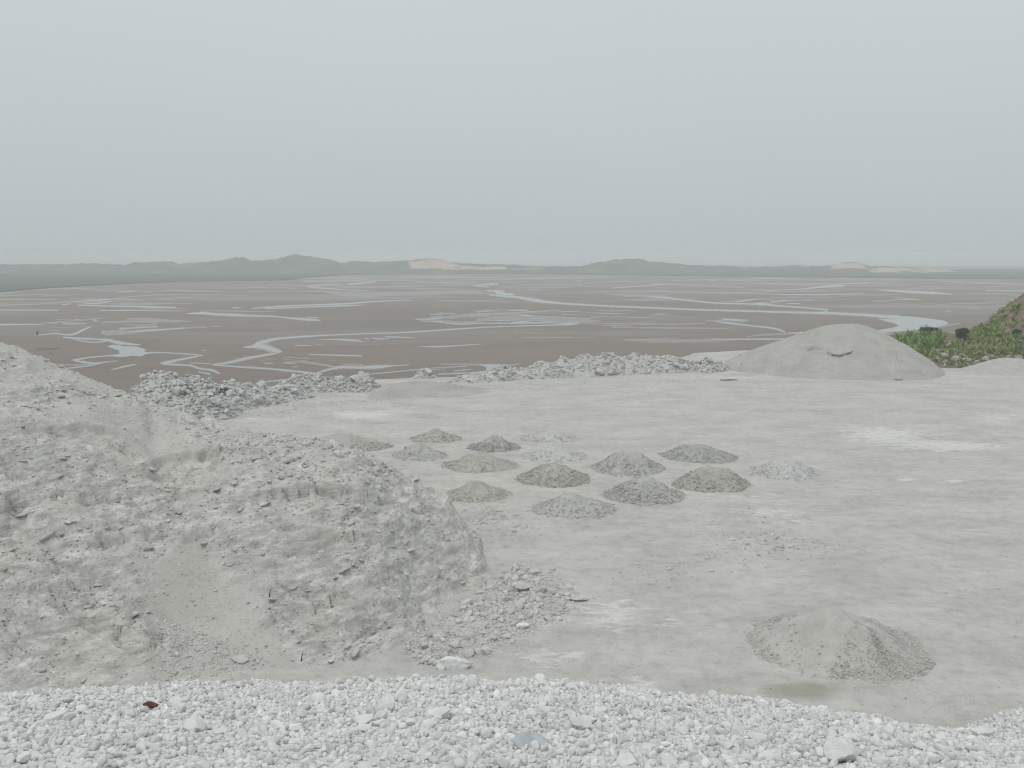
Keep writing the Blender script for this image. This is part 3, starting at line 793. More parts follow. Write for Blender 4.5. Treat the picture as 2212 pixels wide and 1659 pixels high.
for pts_ in [[(1985, 1195), (2060, 1220), (2150, 1262), (2230, 1290)], [(1500, 1330), (1640, 1300), (1800, 1275), (2000, 1290), (2230, 1330)], [(1250, 1130), (1450, 1150), (1700, 1140), (1950, 1090), (2230, 1060)],
             [(1830, 1478), (1875, 1500), (1860, 1520), (1840, 1535)], [(650, 905), (900, 900), (1200, 880), (1500, 850), (1700, 832)], [(1000, 895), (1400, 905), (1800, 890), (2230, 850)], [(1700, 1060), (1900, 1120), (2060, 1150), (2240, 1160)]]:
    w_ = np.array([at_z(x_, y_, 0)[:2] for x_, y_ in pts_])
    s_ = np.r_[0, np.cumsum(np.hypot(*np.diff(w_, axis=0).T))]; q_ = np.linspace(0, s_[-1], 60)
    for off in (-1.0, 1.0):
        lx, ly = np.interp(q_, s_, w_[:, 0]), np.interp(q_, s_, w_[:, 1])
        for _ in range(6): lx[1:-1] = (lx[:-2] + lx[1:-1] + lx[2:]) / 3; ly[1:-1] = (ly[:-2] + ly[1:-1] + ly[2:]) / 3
        tx, ty = np.gradient(lx), np.gradient(ly); l_ = np.hypot(tx, ty); lx, ly = lx - ty / l_ * off, ly + tx / l_ * off
        for k in range(59):
            ax, ay, bx, by = lx[k], ly[k], lx[k + 1], ly[k + 1]
            m_ = (F.X > min(ax, bx) - 1) & (F.X < max(ax, bx) + 1) & (F.Y > min(ay, by) - 1) & (F.Y < max(ay, by) + 1)
            if not m_.any(): continue
            t_ = np.clip(((F.X[m_] - ax) * (bx - ax) + (F.Y[m_] - ay) * (by - ay)) / ((bx - ax) ** 2 + (by - ay) ** 2 + 1e-9), 0, 1)
            d_ = np.hypot(F.X[m_] - ax - t_ * (bx - ax), F.Y[m_] - ay - t_ * (by - ay))
            damp[m_] = np.maximum(damp[m_], .6 * np.exp(-(d_ / .27) ** 2))
floor_field = F
o = link("quarry_floor", F.mesh("quarry_floor", M['floor'], F.Z > -16.6, {"pale": pale, "olive": olive, "damp": damp}))
tag(o, "pale dusty limestone quarry floor", kind='structure')

# ------------------------------------------------------------------ the quarried bank on the left (terrain)
CPT = []   # x, y, z, rock
def cz(px, py, z, rk=.5): p = at_z(px, py, z); CPT.append((p[0], p[1], z, rk))
def cd(px, py, d, rk=.5): p = at_y(px, py, d); CPT.append((p[0], p[1], p[2], rk))
for a_ in [(-300, 1560, 0, .4), (0, 1490, 0, .6), (160, 1480, 0, .7), (330, 1475, 0, .2), (430, 1462, 0, .1), (520, 1452, 0, .1), (620, 1442, 0, .2), (720, 1432, 0, .6), (850, 1400, 0, .8), (960, 1312, 0, .8), (1070, 1240, 0, .8), (1056, 1196, 0, .8)]: cz(*a_)
for x_, y_, z_, r_ in list(CPT): CPT.append((x_ + .6, y_ - 2.4, -.91, .4))
for a_ in [(1140, 1240, -1.2), (1130, 1190, -1.2), (1070, 1120, -1)]: cz(*a_)
for a_ in [(0, 1320, 35.2, 1), (0, 1200, 36.8, 1), (0, 1100, 38.3, 1), (0, 1000, 40.3, .8), (0, 900, 43, .6), (0, 800, 47, .4), (0, 738, 50, .4), (-300, 900, 44, .6), (-300, 1200, 36.5, .9), (-300, 700, 49, .5), (-300, 1400, 34, 1),
           (150, 1340, 33.8, 1), (180, 1300, 34.5, .9), (200, 1200, 37.0, .6), (200, 1100, 39.2, .6), (200, 1000, 41.6, .6), (180, 900, 45, .4), (150, 797, 54, .4), (270, 1400, 33.2, 1), (290, 1345, 34.2, .9),
           (380, 1350, 36.1, .05), (390, 1250, 38.0, .3), (350, 1150, 39.3, .8), (340, 1050, 41.6, .8), (330, 960, 46, .3), (330, 868, 57, .4),
           (500, 1350, 36.0, .05), (520, 1250, 37.6, .4), (520, 1150, 39.1, .8), (520, 1060, 41, .85), (520, 1000, 43, .5), (500, 950, 47, .4), (497, 912, 55, .4), (440, 903, 55, .4),
           (640, 1370, 34.9, .5), (720, 1350, 35.3, .95), (720, 1250, 37.3, .95), (720, 1150, 39.3, .95), (720, 1060, 41.4, .9), (720, 1000, 43.2, .4), (720, 953, 47.5, .4), (612, 942, 50, .4),
           (860, 1300, 37.8, .95), (860, 1200, 40.1, .95), (860, 1100, 42.7, .95), (860, 1035, 44.6, .8), (860, 1013, 45.6, .6), (960, 1230, 42.0, .95), (960, 1150, 44.1, .95), (960, 1085, 46.1, .8), (960, 1064, 46.8, .7), (1040, 1195, 44.9, .8)]: cd(*a_)
for px_, py_, d_ in [(860, 1012, 54), (960, 1062, 53), (720, 952, 57), (612, 942, 61), (497, 912, 67), (330, 868, 71), (150, 797, 76), (-100, 760, 78)]:
    p = at_y(px_, py_, d_); CPT.append((p[0], p[1], -.6, .4)); CPT.append((p[0] * 1.05, p[1] + 7, -2.0, .4))
for a_ in [(-44, 56, 10, .4), (-44, 70, 3, .4)] + [(x_, 29.0, -2.2, .4) for x_ in (-34, -26, -18, -10, -3, 3)]: CPT.append(a_)
CPT = np.array(CPT)
bank_h = RBF(CPT[:, :2], CPT[:, 2], .3)
F = Field(-44, 4, 29, 92, .1)
B = bank_h(F.X, F.Y)
w = np.zeros_like(B); rk = np.zeros_like(B)
for x, y, z, r in CPT:
    if z < -.9: continue
    wi = 1 / ((F.X - x) ** 2 + (F.Y - y) ** 2 + .5) ** 1.6
    w += wi; rk += wi * r
rk = np.clip(rk / w + .35 * fbm(F.X * .35, F.Y * .35, 0, 4, 44), 0, 1)
rk = sstep(.28, .72, rk)
up = sstep(-.2, .9, B)
XX, YY, ZZ = F.X, F.Y, B
big = .5 * fbm(XX * .22, YY * .22, ZZ * .22, 3, 50)
wob = .5 * fbm(XX * .25, YY * .25, 0, 3, 52)
bed = ZZ + .17 * XX - .04 * YY + wob * .6                                # height within the tilted beds
cut = np.clip(fbm(XX * .2, YY * .2, 0, 2, 63) + .5, .1, 1.2)
rock_d = (.36 * perlin(bed * 1.6, XX * .26, YY * .26, 60) + .26 * perlin(bed * 3.6, XX * .5, YY * .5, 61) + .12 * perlin(bed * 7.5, XX * 1.0, YY * 1.0, 66)) * (.5 + .8 * cut) \
    + .09 * (ridged(XX * .9, YY * .9, ZZ * 1.2, 4, 62) - .9) + .06 * (ridged(XX * 2.4, YY * 2.4, ZZ * 3, 3, 64) - .8) \
    - .16 * np.exp(-(perlin(bed * 1.3, XX * .5, YY * .5, 67) / .05) ** 2) - .04 * np.exp(-(fbm(XX * .9, YY * .9, ZZ * .9, 2, 68) / .06) ** 2)
smooth_d = .07 * fbm(XX * .8, YY * .8, 0, 4, 70) + .03 * ridged(XX * 2.2, YY * 2.2, 0, 3, 71)
gul = -.35 * np.exp(-((fbm(XX * .13 + YY * .08, YY * .03, 0, 2, 80)) / .07) ** 2) * sstep(2, 5, B)
gy_, gx_ = np.gradient(B, F.step); steep = sstep(.65, 1.3, np.hypot(gx_, gy_))
F.Z = B + up * (big * .8 + rk * rock_d * 1.7 * (1 - .6 * steep) + (1 - rk) * smooth_d + gul)
# bring the crest to the outline it has against the quarry floor and the estuary
OUT = np.array([(-200, 690), (0, 737), (60, 757), (150, 797), (200, 818), (260, 842), (330, 868), (400, 890), (470, 906), (500, 914), (560, 930), (612, 942), (720, 953), (800, 984), (860, 1012), (960, 1063), (1010, 1125), (1045, 1180), (1066, 1225)], float)
for it in range(3):
    ppx, ppy = project(np.stack([F.X, F.Y, F.Z], -1))
    vis = (F.Z > .02)
    bins = np.arange(-200, 1070, 12.0); cur = np.full(len(bins), np.nan)
    ib = np.clip(((ppx + 206) / 12).astype(int), 0, len(bins) - 1)
    for k in range(len(bins)):
        m_ = vis & (ib == k)
        if m_.any(): cur[k] = ppy[m_].min()
    ok = ~np.isnan(cur); cur = np.interp(bins, bins[ok], cur[ok])
    cur = np.convolve(np.pad(cur, 2, 'edge'), np.ones(5) / 5, 'valid')
    tgt = np.interp(bins, OUT[:, 0], OUT[:, 1])
    dl = np.interp(ppx, bins, cur - tgt); sil = np.interp(ppx, bins, cur)
    dep = F.Y * CP
    F.Z += dl * dep / FOC * np.exp(-(np.clip(ppy - sil, 0, None) / 70) ** 2) * sstep(1075, 1040, ppx) * sstep(-.6, .2, F.Z)
    print("bank outline error", np.abs(cur - tgt).mean())
# broken ledges that run across the face, each undercut on its lower side
ppx, ppy = project(np.stack([F.X, F.Y, F.Z], -1))
for line, A_, fall in [([(520, 1085), (580, 1062), (650, 1052), (720, 1050), (790, 1066), (850, 1080)], .55, 26), ([(735, 1402), (800, 1352), (870, 1318), (940, 1278), (1035, 1232)], .3, 34), ([(560, 1345), (660, 1310), (740, 1285), (820, 1240), (900, 1205)], .32, 22),
                       ([(300, 1010), (360, 985), (430, 975), (500, 985)], .5, 22), ([(0, 1075), (90, 1060), (190, 1072), (290, 1062)], .42, 26), ([(190, 1180), (280, 1150), (390, 1150), (480, 1140)], .38, 22), ([(640, 1165), (740, 1150), (830, 1160), (930, 1120)], .4, 22),
                       ([(20, 1385), (120, 1345), (220, 1340), (300, 1380)], .45, 30), ([(60, 1270), (160, 1262), (250, 1250)], .35, 22), ([(860, 1120), (920, 1095), (985, 1110)], .2, 24), ([(100, 930), (180, 915), (260, 935)], .35, 20)]:
    l_ = np.array(line, float)
    yl = np.interp(ppx, l_[:, 0], l_[:, 1]) + 9 * fbm(ppx * .03, line[0][0] * .1, 0, 4)
    en = sstep(l_[0, 0] - 10, l_[0, 0] + 30, ppx) * (1 - sstep(l_[-1, 0] - 30, l_[-1, 0] + 10, ppx)) * np.clip(.75 + .9 * perlin(ppx * .04, line[0][1] * .1), .15, 1.3)
    d_ = ppy - yl
    F.Z -= A_ * en * sstep(0, 3, d_) * np.exp(-np.clip(d_, 0, None) / fall) * up
    F.Z += .25 * A_ * en * (d_ < 0) * np.exp(np.clip(d_, None, 0) / 10) * up
# dark undercut hollow at the left
ppx, ppy = project(np.stack([F.X, F.Y, F.Z], -1))
F.Z -= .9 * np.exp(-((ppx - 12) / 34) ** 2 - ((ppy - 1118) / 26) ** 2)
bank_field = F
def face_plates(n, r0, r1, lvl, seed_pow):
    iy_, ix_ = rng.integers(0, F.Z.shape[0], n * 6), rng.integers(0, F.Z.shape[1], n * 6)
    k_ = (rk[iy_, ix_] > rng.uniform(.15, 1.0, n * 6)) & (F.Z[iy_, ix_] > .05) & (F.Y[iy_, ix_] < 52)
    iy_, ix_ = iy_[k_][:n], ix_[k_][:n]
    x_ = F.X[iy_, ix_] + rng.uniform(-.05, .05, len(ix_)); y_ = F.Y[iy_, ix_] + rng.uniform(-.05, .05, len(ix_))
    r_ = powr(len(ix_), r0, r1, seed_pow)
    dens = fbm(x_ * .5, y_ * .5, 0, 3, 95)
    kk = dens > rng.normal(.0, .22, len(x_)); x_, y_, r_ = x_[kk], y_[kk], r_[kk]
    P_ = np.stack([x_, y_, F.sample(x_, y_) - r_ * .12], -1)
    VV, FF = {0: (V0, F0), 1: (V1, F1)}[lvl]
    base = np.stack(VV)[rng.integers(0, len(VV), len(P_))] * np.array([1.5, 1.1, .5])
    Mx = rot_mats(len(P_), .22)
    tl = -.17; Rb = np.array([[math.cos(tl), 0, math.sin(tl)], [0, 1, 0], [-math.sin(tl), 0, math.cos(tl)]])
    v_ = np.einsum('ij,njk,nlk->nli', Rb, Mx, base) * r_[:, None, None] + P_[:, None]
    f_ = FF[None] + (np.arange(len(P_)) * base.shape[1])[:, None, None]
    return v_.reshape(-1, 3), f_.reshape(-1, 3), np.repeat(rng.uniform(.3, 1, len(P_)), base.shape[1])
gv = np.stack([F.X, F.Y, F.Z], -1).reshape(-1, 3)
V_, F_, T_ = merge([(gv, grid_faces(len(F.xs), len(F.ys), F.Z > -.35), rk.ravel()), face_plates(30000, .022, .075, 0, 1.8), face_plates(1500, .07, .22, 1, 2.4)])
o = link("quarry_bank_terrain", make_mesh("quarry_bank_terrain", V_, F_, M['bank'], True, {"rock": T_}))
tag(o, "rough quarried limestone bank sloping down from the left", kind='structure')

def surf(x, y):
    """height of the quarry floor or of the bank, whichever is higher"""
    z = floor_field.sample(x, y)
    b = bank_field.sample(x, y)
    ins = (np.asarray(x) > -44) & (np.asarray(x) < 4) & (np.asarray(y) > 29) & (np.asarray(y) < 92)
    return np.where(ins, np.maximum(z, b), z)

def scatter_poly(poly, n, box):
    """places in a world box that the photograph shows inside an outline"""
    out = []
    tot = 0
    for _ in range(60):
        if tot >= n: break
        x = rng.uniform(box[0], box[1], n * 4); y = rng.uniform(box[2], box[3], n * 4); z = surf(x, y)
        px, py = project(np.stack([x, y, z], -1))
        k = in_poly(px, py, poly)
        out.append(np.stack([x, y, z], -1)[k]); tot += k.sum()
    return np.concatenate(out)[:n]

def rubble(name, label, pos, rad, mat, sink=.15):
    big = rad > np.quantile(rad, .93)
    P = pos.copy(); P[:, 2] += rad * (.45 - sink - .15)
    v, f, t = merge([stones_arrays(P[~big], rad[~big], 1), stones_arrays(P[big], rad[big], 2)])
    o = link(name, make_mesh(name, v, f, mat, True, {"tone": t}))
    return tag(o, label, kind='stuff')

# stony flank of the bank
P = scatter_poly([(300, 860), (470, 925), (612, 938), (740, 955), (870, 1012), (840, 1045), (700, 1045), (560, 1040), (470, 985), (390, 925)], 5200, (-34, 0, 40, 92))
P2 = scatter_poly([(0, 735), (150, 795), (330, 865), (480, 940), (420, 960), (250, 900), (80, 830), (0, 800)], 1500, (-48, 0, 40, 80))
P3 = scatter_poly([(0, 820), (300, 900), (500, 1000), (960, 1065), (1060, 1210), (850, 1400), (500, 1450), (0, 1480)], 9000, (-34, 2, 29, 80))
P4 = scatter_poly([(340, 1330), (480, 1380), (600, 1440), (420, 1470), (330, 1470)], 900, (-20, 0, 29, 42))
pos = np.concatenate([P, P2, P3, P4])
rad = np.concatenate([powr(len(P), .04, .26, 2.3), powr(len(P2), .03, .14, 2.5), powr(len(P3), .02, .10, 2.7), powr(len(P4), .02, .09, 2.4)])
rubble("rubble", "loose grey stones strewn over the flank of the bank", pos, rad, M['grey_stone'])

# toe strip of broken rock
STRIP = [(862, 1408), (905, 1362), (985, 1318), (1060, 1262), (1110, 1222), (1180, 1232), (1262, 1292), (1215, 1330), (1170, 1352), (1095, 1395), (1020, 1420), (955, 1448), (890, 1432)]
P = scatter_poly(STRIP, 2600, (-8, 6, 30, 52))
P = P + np.c_[rng.normal(0, .35, (len(P), 2)) * (rng.uniform(0, 1, len(P)) < .35)[:, None], np.zeros(len(P))]; P[:, 2] = surf(P[:, 0], P[:, 1])
rad = powr(len(P), .03, .26, 2.1)
rubble("rubble", "strip of broken pale rock along the foot of the bank", P, rad, M['grey_stone'])
for i in range(0): pass

# grit over the floor
n = 26000
y = 24 + 100 * rng.uniform(0, 1, n) ** 1.5; x = rng.uniform(-1, 1, n) * (y * .6 + 4)
k = fbm(x * .12, y * .12, 0, 3, 91) > rng.normal(-.05, .3, n)
x, y = x[k], y[k]
z = surf(x, y); P = np.stack([x, y, z], -1); px, py = project(P)
ok = (bank_field.sample(x, y) < z + .02) & (y < rim_y(x) - 1)
P = P[ok]
P5 = np.concatenate([scatter_poly(g, n_, (-30, 40, 30, 115)) for g, n_ in [([(1540, 1160), (1740, 1150), (1780, 1200), (1560, 1205)], 420), ([(1370, 1215), (1500, 1215), (1560, 1250), (1380, 1250)], 260), ([(1000, 1095), (1110, 1100), (1130, 1160), (1020, 1160)], 520), ([(470, 865), (860, 850), (860, 880), (470, 905)], 700), ([(1560, 1105), (1670, 1110), (1660, 1140), (1560, 1135)], 160), ([(860, 822), (1560, 800), (1560, 818), (900, 850)], 420)]])
P5 = P5 + np.c_[rng.normal(0, .9, (len(P5), 2)), np.zeros(len(P5))]; P5[:, 2] = surf(P5[:, 0], P5[:, 1])
pos = np.concatenate([P, P5]); rad = np.concatenate([powr(len(P), .013, .075, 2.7), powr(len(P5), .035, .22, 2.3)])
v, f, t = merge([stones_arrays(pos + [0, 0, .01], rad, 0)])
o = link("gravel", make_mesh("gravel", v, f, M['grey_stone'], True, {"tone": t}))
tag(o, "grit and small stones scattered over the quarry floor", kind='stuff')

# ------------------------------------------------------------------ individual rocks
def rock_mesh(vi, mat, lvl=3, scale=(1, 1, 1), seed=0):
    v = {3: V3, 2: V2}[lvl][vi % (10 if lvl == 3 else 14)] * np.array(scale)
    f = F3 if lvl == 3 else F2
    return make_mesh("rock", v, f, mat, True, {"tone": np.full(len(v), .55)})
ROCKS = {}
def rock(x, y, z, r, mat, vi=None, rot=None, name="boulder", scale=None, lvl=3):
    vi = random.randrange(10) if vi is None else vi
    key = (vi, mat, scale, lvl)
    if key not in ROCKS: ROCKS[key] = rock_mesh(vi, M[mat], lvl, scale or (1, 1, 1))
    o = link(name, ROCKS[key])
    o.location = (x, y, z); o.scale = (r, r, r)
    o.rotation_euler = rot or (random.gauss(0, .3), random.gauss(0, .3), random.uniform(0, 6.28))
    return o
def rock_at(px, py, wpx, mat, label, sink=.35, group=None, name="boulder", cat="boulder", on=None, **kw):
    """px, py = where its foot shows; wpx = width in the photograph"""
    z = 0.0
    for _ in range(12):
        p = at_z(px, py, z); z = .5 * z + .5 * float((on or surf)(p[0], p[1]))
    p = at_z(px, py, z)
    r = wpx / FOC * math.hypot(p[1], CAM_Z - z) / 2.1
    o = rock(p[0], p[1] + r * .5, z + r * (.6 - sink), r, mat, name=name, **kw)
    return tag(o, label, cat, group)

rock_at(1128, 1279, 36, 'grey_stone', "flat tilted slab over a shadowed hollow at the end of the rubble strip", sink=.05, vi=2, scale=(1.3, .9, .45), rot=(.35, .3, .5))
rock_at(976, 1447, 58, 'white_stone', "big oval pale boulder behind the edge of the white gravel", sink=.3, vi=4, scale=(1.25, .8, .7), rot=(.1, .05, .1))
rock_at(517, 1432, 36, 'grey_stone', "pale wedge of rock lying alone on the sandy chute of the bank", sink=.25, vi=1, scale=(1.2, .8, .6), rot=(.2, .1, -.3))
rock_at(1127, 1358, 30, 'white_stone', "rounded pale slab at the outer side of the rubble strip", sink=.3, vi=6, scale=(1.2, .8, .5), rot=(.2, 0, .1))
rock_at(1255, 1300, 34, 'grey_stone', "long flat stone at the tip of the rubble strip", sink=.3, vi=3, scale=(1.5, .6, .35), rot=(.1, .05, .3))
rock_at(1195, 1285, 16, 'grey_stone', "upright grey stone near the tip of the rubble strip", sink=.1, vi=5, rot=(.1, 1.2, .3))
for px, py, w_ in [(1010, 1345, 24), (945, 1385, 30), (985, 1398, 28), (1045, 1372, 22), (1065, 1340, 20), (1090, 1300, 22), (915, 1400, 26), (1010, 1420, 24), (1100, 1325, 20), (1140, 1315, 20), (960, 1420, 20), (1035, 1310, 18)]:
    rock_at(px, py, w_, 'grey_stone', "grey boulder lying in the rubble strip at the foot of the bank", group="boulders in the rubble strip at the foot of the bank", lvl=3)
for px, py, w_ in [(420, 1015, 24), (455, 1085, 20), (505, 1045, 22), (560, 1000, 24), (590, 1030, 20), (655, 1005, 26), (690, 985, 22), (740, 1010, 22), (475, 960, 20), (540, 965, 20), (620, 975, 22), (335, 945, 26), (385, 925, 22)]:
    rock_at(px, py, w_ * .8, 'grey_stone', "grey boulder half buried in the stony flank of the bank", group="boulders on the stony flank of the bank", lvl=3)
rock_at(930, 1245, 46, 'bank', "smooth rounded boulder bulging from the bank face above the rubble strip", sink=.5, vi=7, scale=(.8, .8, 1.2), rot=(.1, .1, .2))
rock_at(70, 790, 26, 'white_stone', "white block on the top edge of the bank", sink=.3, vi=8)
rock_at(1340, 862, 20, 'rim_stone', "lone dark flat stone on the floor near the middle rubble", sink=.35, vi=3, scale=(1.5, .7, .35), rot=(0, 0, .2)) if False else None
rock_at(1573, 822, 34, 'rim_stone', "flat grey slab lying at the left toe of the big sand pile", sink=.5, vi=9, scale=(1.5, .7, .3), rot=(0.05, 0, .25))
rock_at(1942, 822, 16, 'rim_stone', "small dark stones lump at the right toe of the big sand pile", sink=.25, vi=6, scale=(1.4, .7, .6), rot=(0, 0, .1))

# ------------------------------------------------------------------ rubble banks along the rim
def rubble_bank(name, label, pts, nst, rmin, rmax, mat, seed, n_bould, blabel, bgroup, big=(.6, 1.1)):
    """pts: (px, py of the foot, height m, half width m)"""
    path = np.array([[*at_z(p[0], p[1], 0)[:2], p[2], p[3]] for p in pts])
    s = np.r_[0, np.cumsum(np.hypot(*np.diff(path[:, :2], axis=0).T))]
    nu, nv = max(30, int(s[-1] / .25)), 40
    q = np.linspace(0, s[-1], nu)
    X, Y, Hh, Wd = [np.interp(q, s, path[:, k]) for k in range(4)]
    tx, ty = np.gradient(X), np.gradient(Y); l = np.hypot(tx, ty); nx, ny = -ty / l, tx / l
    if ny.mean() < 0: nx, ny = -nx, -ny
    vv = np.linspace(-1.1, 1.1, nv)
    GX = X[:, None] + nx[:, None] * Wd[:, None] * (1 + vv[None]); GY = Y[:, None] + ny[:, None] * Wd[:, None] * (1 + vv[None])
    endf = np.clip(np.minimum(q, s[-1] - q) / 1.5, 0, 1)[:, None] ** .6
    prof = np.clip(1 - np.abs(vv[None]) ** 1.5, -.3, 1)
    GZ = .88 * Hh[:, None] * endf * prof * (1 + .5 * fbm(GX * .38, GY * .38, 0, 4, seed)) + .22 * ridged(GX * .9, GY * .9, 0, 3, seed + 3) * np.clip(prof * 3, 0, 1) * endf - .25
    V = np.stack([GX, GY, GZ], -1)
    parts = [(V.reshape(-1, 3), grid_faces(nv, nu)[:, ::-1], rng.uniform(.35, .6, nu * nv))]
    iu, iv = rng.integers(0, nu, nst), rng.integers(2, nv - 3, nst)
    P = V[iu, iv] + rng.normal(0, .1, (nst, 3)); P[:, 2] = V[iu, iv, 2]
    rad = powr(nst, rmin, rmax, 2.1) * np.clip(.5 + Hh[iu] / 2, .45, 1.15)
    P[:, 2] += rad * .1
    b = rad > .3
    parts += [stones_arrays(P[~b], rad[~b], 1, .8), stones_arrays(P[b], rad[b], 2, .6)]
    v, f, t = merge(parts)
    o = link(name, make_mesh(name, v, f, M[mat], True, {"tone": t}))
    tag(o, label, "rubble heap")
    for k in range(n_bould):
        a = random.randrange(int(nu * .05), int(nu * .95)); c = random.randrange(5, 17)
        p = V[a, c]; r = random.uniform(*big) * min(1, .45 + Hh[a] / 3)
        b_ = rock(p[0], p[1], p[2] + r * .05, r, mat, rot=(random.gauss(0, .35), random.gauss(0, .35), random.uniform(0, 6.28)))
        tag(b_, blabel, "boulder", bgroup)
    return V
LB = rubble_bank("rubble_heap", "long bouldery grey rubble heap on the rim behind the bank", [(215, 905, 3.3, 5.5), (330, 908, 3.3, 5), (420, 912, 3.2, 4.6), (500, 906, 2.9, 4.6), (570, 884, 2.5, 4.0), (640, 868, 1.5, 3.2), (705, 862, .5, 2.2)], 11000, .045, .30, 'rim_stone', 101, 16,
            "grey boulder lying among the long rubble heap on the rim", "boulders in the long rubble heap on the rim", (.35, .75))
rubble_bank("rubble_heap", "low pale stone heap between the long rubble heap and a sandy rise", [(595, 852, 1.2, 1.8), (660, 851, 1.8, 2.0), (740, 849, 1.9, 2.1), (800, 848, 1.9, 2.0), (838, 846, .5, 1.2)], 2400, .05, .30, 'rim_stone', 111, 7,
            "boulder in the low stone heap beside the sandy rise", "boulders in the low stone heap on the rim", (.45, .8))
rubble_bank("rubble_heap", "broad low heap of grey rubble on the rim in the middle", [(960, 828, .5, 1.5), (1050, 828, 1.0, 2.0), (1150, 820, 1.5, 2.4), (1250, 815, 2.2, 3.0), (1340, 812, 2.4, 3.2), (1420, 806, 2.1, 3.0), (1500, 802, 1.3, 2.0), (1540, 800, .5, 1.2)], 6000, .045, .28, 'rim_stone', 121, 14,
            "boulder in the broad rubble heap on the middle of the rim", "boulders in the broad rubble heap on the rim", (.35, .7))
rubble_bank("rubble_heap", "small heap of pale rocks against the left flank of the big sand pile", [(1510, 806, .6, 1.2), (1545, 805, 2.0, 1.7), (1572, 802, 1.6, 1.5), (1592, 800, .4, 1.0)], 700, .06, .34, 'rim_stone', 131, 3,
            "boulder in the small rock heap beside the big sand pile", "boulders in the small rock heap by the sand pile", (.4, .6))
rubble_bank("rubble_heap", "tiny clump of dark rocks on the sandy rise of the rim", [(898, 818, .5, .8), (925, 816, 1.1, .9), (948, 815, .4, .8)], 120, .1, .35, 'rim_stone', 141, 1,
            "flat dark boulder on the tiny clump of rocks on the sandy rise", None, (.7, .8))
# named boulders of the long heap
def rock_y(px, py, y, wpx, mat, label, **kw):
    p = at_y(px, py, y); r = wpx / FOC * y / 2.1
    return tag(rock(p[0], p[1], p[2], r, mat, **kw), label, "boulder")
def heap_at(px, py, V):
    pp = project(V)
    i = (np.hypot(pp[0] - px, pp[1] - py) + .15 * (V[..., 1] - V[..., 1].min())).argmin()
    return V.reshape(-1, 3)[i]
for px, py, w_, lab, kw in [(375, 812, 22, "pale angular boulder topmost on the long rubble heap", dict(vi=0)), (405, 830, 44, "broad flat slab lying below the topmost boulder of the long heap", dict(vi=3, scale=(1.4, .8, .5), rot=(.25, .1, .1))), (545, 838, 32, "flat slab capping the right end of the long rubble heap", dict(vi=5, scale=(1.4, .8, .6), rot=(.15, .1, .2)))]:
    p = heap_at(px, py, LB); r = w_ / FOC * p[1] / 2.1
    tag(rock(p[0], p[1], p[2] + .1 * r, r, 'rim_stone', **kw), lab, "boulder")

# low sandy rise on the rim
def mound(cx, cy, rx, ry, h, prof, seed, n_r=26, n_a=72, amp=.12, freq=.5):
    r = np.linspace(0, 1.12, n_r); a = np.linspace(0, 2 * np.pi, n_a, endpoint=False)
    RR, A = np.meshgrid(r, a)
    wob = 1 + .10 * perlin(np.cos(A) * 1.3 + seed, np.sin(A) * 1.3, seed * .7) + .06 * perlin(np.cos(A) * 3.3 + seed, np.sin(A) * 3.3, seed * .7)
    X = cx + rx * RR * wob * np.cos(A); Y = cy + ry * RR * wob * np.sin(A)
    hp = np.interp(RR, *zip(*prof))
    Z = h * hp + amp * h * fbm(X * freq, Y * freq, seed, 4, 200 + seed) * np.clip(hp * 2.5 + .05, 0, 1) * np.clip(RR * 4, .4, 1)
    v = np.stack([X, Y, Z], -1).reshape(-1, 3)
    j = np.arange(n_a)[:, None]; i = np.arange(n_r - 1)[None]
    f = np.stack([j * n_r + i, j * n_r + i + 1, ((j + 1) % n_a) * n_r + i + 1, ((j + 1) % n_a) * n_r + i], -1).reshape(-1, 4)
    return v, f, RR.ravel(), A.ravel()

CONE = [(0, 1), (.07, .97), (.18, .84), (.35, .62), (.55, .38), (.75, .17), (.9, .05), (1, .0), (1.12, -.12)]
DOME = [(0, 1), (.2, .95), (.4, .80), (.6, .52), (.8, .22), (1, .0), (1.12, -.12)]
PILES = [  # foot x, foot y, width, top y (photograph), material, stones, coarse, label
 (940, 957, 112, 925, 'pile_tan', 700, .9, "tan gravel pile at the back of the group, second from the bank"),
 (798, 976, 100, 946, 'pile_tan', 700, 1.0, "brownish gravel pile nearest the stony flank of the bank"),
 (1068, 978, 124, 940, 'pile_grey', 1100, 1.1, "dark grey coarse gravel pile in the back row between tan and pale piles"),
 (1188, 958, 124, 931, 'pile_pale', 700, 1.0, "pale bluish gravel pile farthest back in the group"),
 (905, 996, 120, 954, 'pile_mid', 700, .8, "light grey gravel pile in front of the tan back pile"),
 (1198, 999, 140, 962, 'pile_pale', 900, .9, "pale bluish gravel pile beside the dark grey coarse pile"),
 (1036, 1022, 168, 977, 'pile_tan', 900, .8, "wide tan gravel pile with a fine smooth top, middle of the group"),
 (1358, 1026, 156, 975, 'pile_mid', 1300, 1.0, "pointed grey gravel pile left of the dark domed pile"),
 (1508, 1002, 164, 961, 'pile_grey', 1200, .9, "dark domed gravel pile at the back right of the group"),
 (1195, 1051, 160, 997, 'pile_tan', 1300, 1.1, "steep pointed grey tan gravel pile in the centre of the group"),
 (1032, 1086, 154, 1037, 'pile_tan', 700, .8, "smooth tan gravel pile next to the nose of the bank"),
 (1391, 1091, 178, 1034, 'pile_mid', 1600, 1.2, "coarse light grey gravel pile left of the wide tan domed pile"),
 (1537, 1064, 174, 1010, 'pile_tan', 1500, 1.0, "wide tan domed gravel pile in front of the dark domed pile"),
 (1240, 1122, 180, 1063, 'pile_mid', 900, .9, "grey gravel pile with sunken top, nearest the camera in the group"),
 (1697, 1036, 152, 989, 'pile_pale', 900, 1.0, "pale bluish gravel pile standing apart on the right of the group"),
]
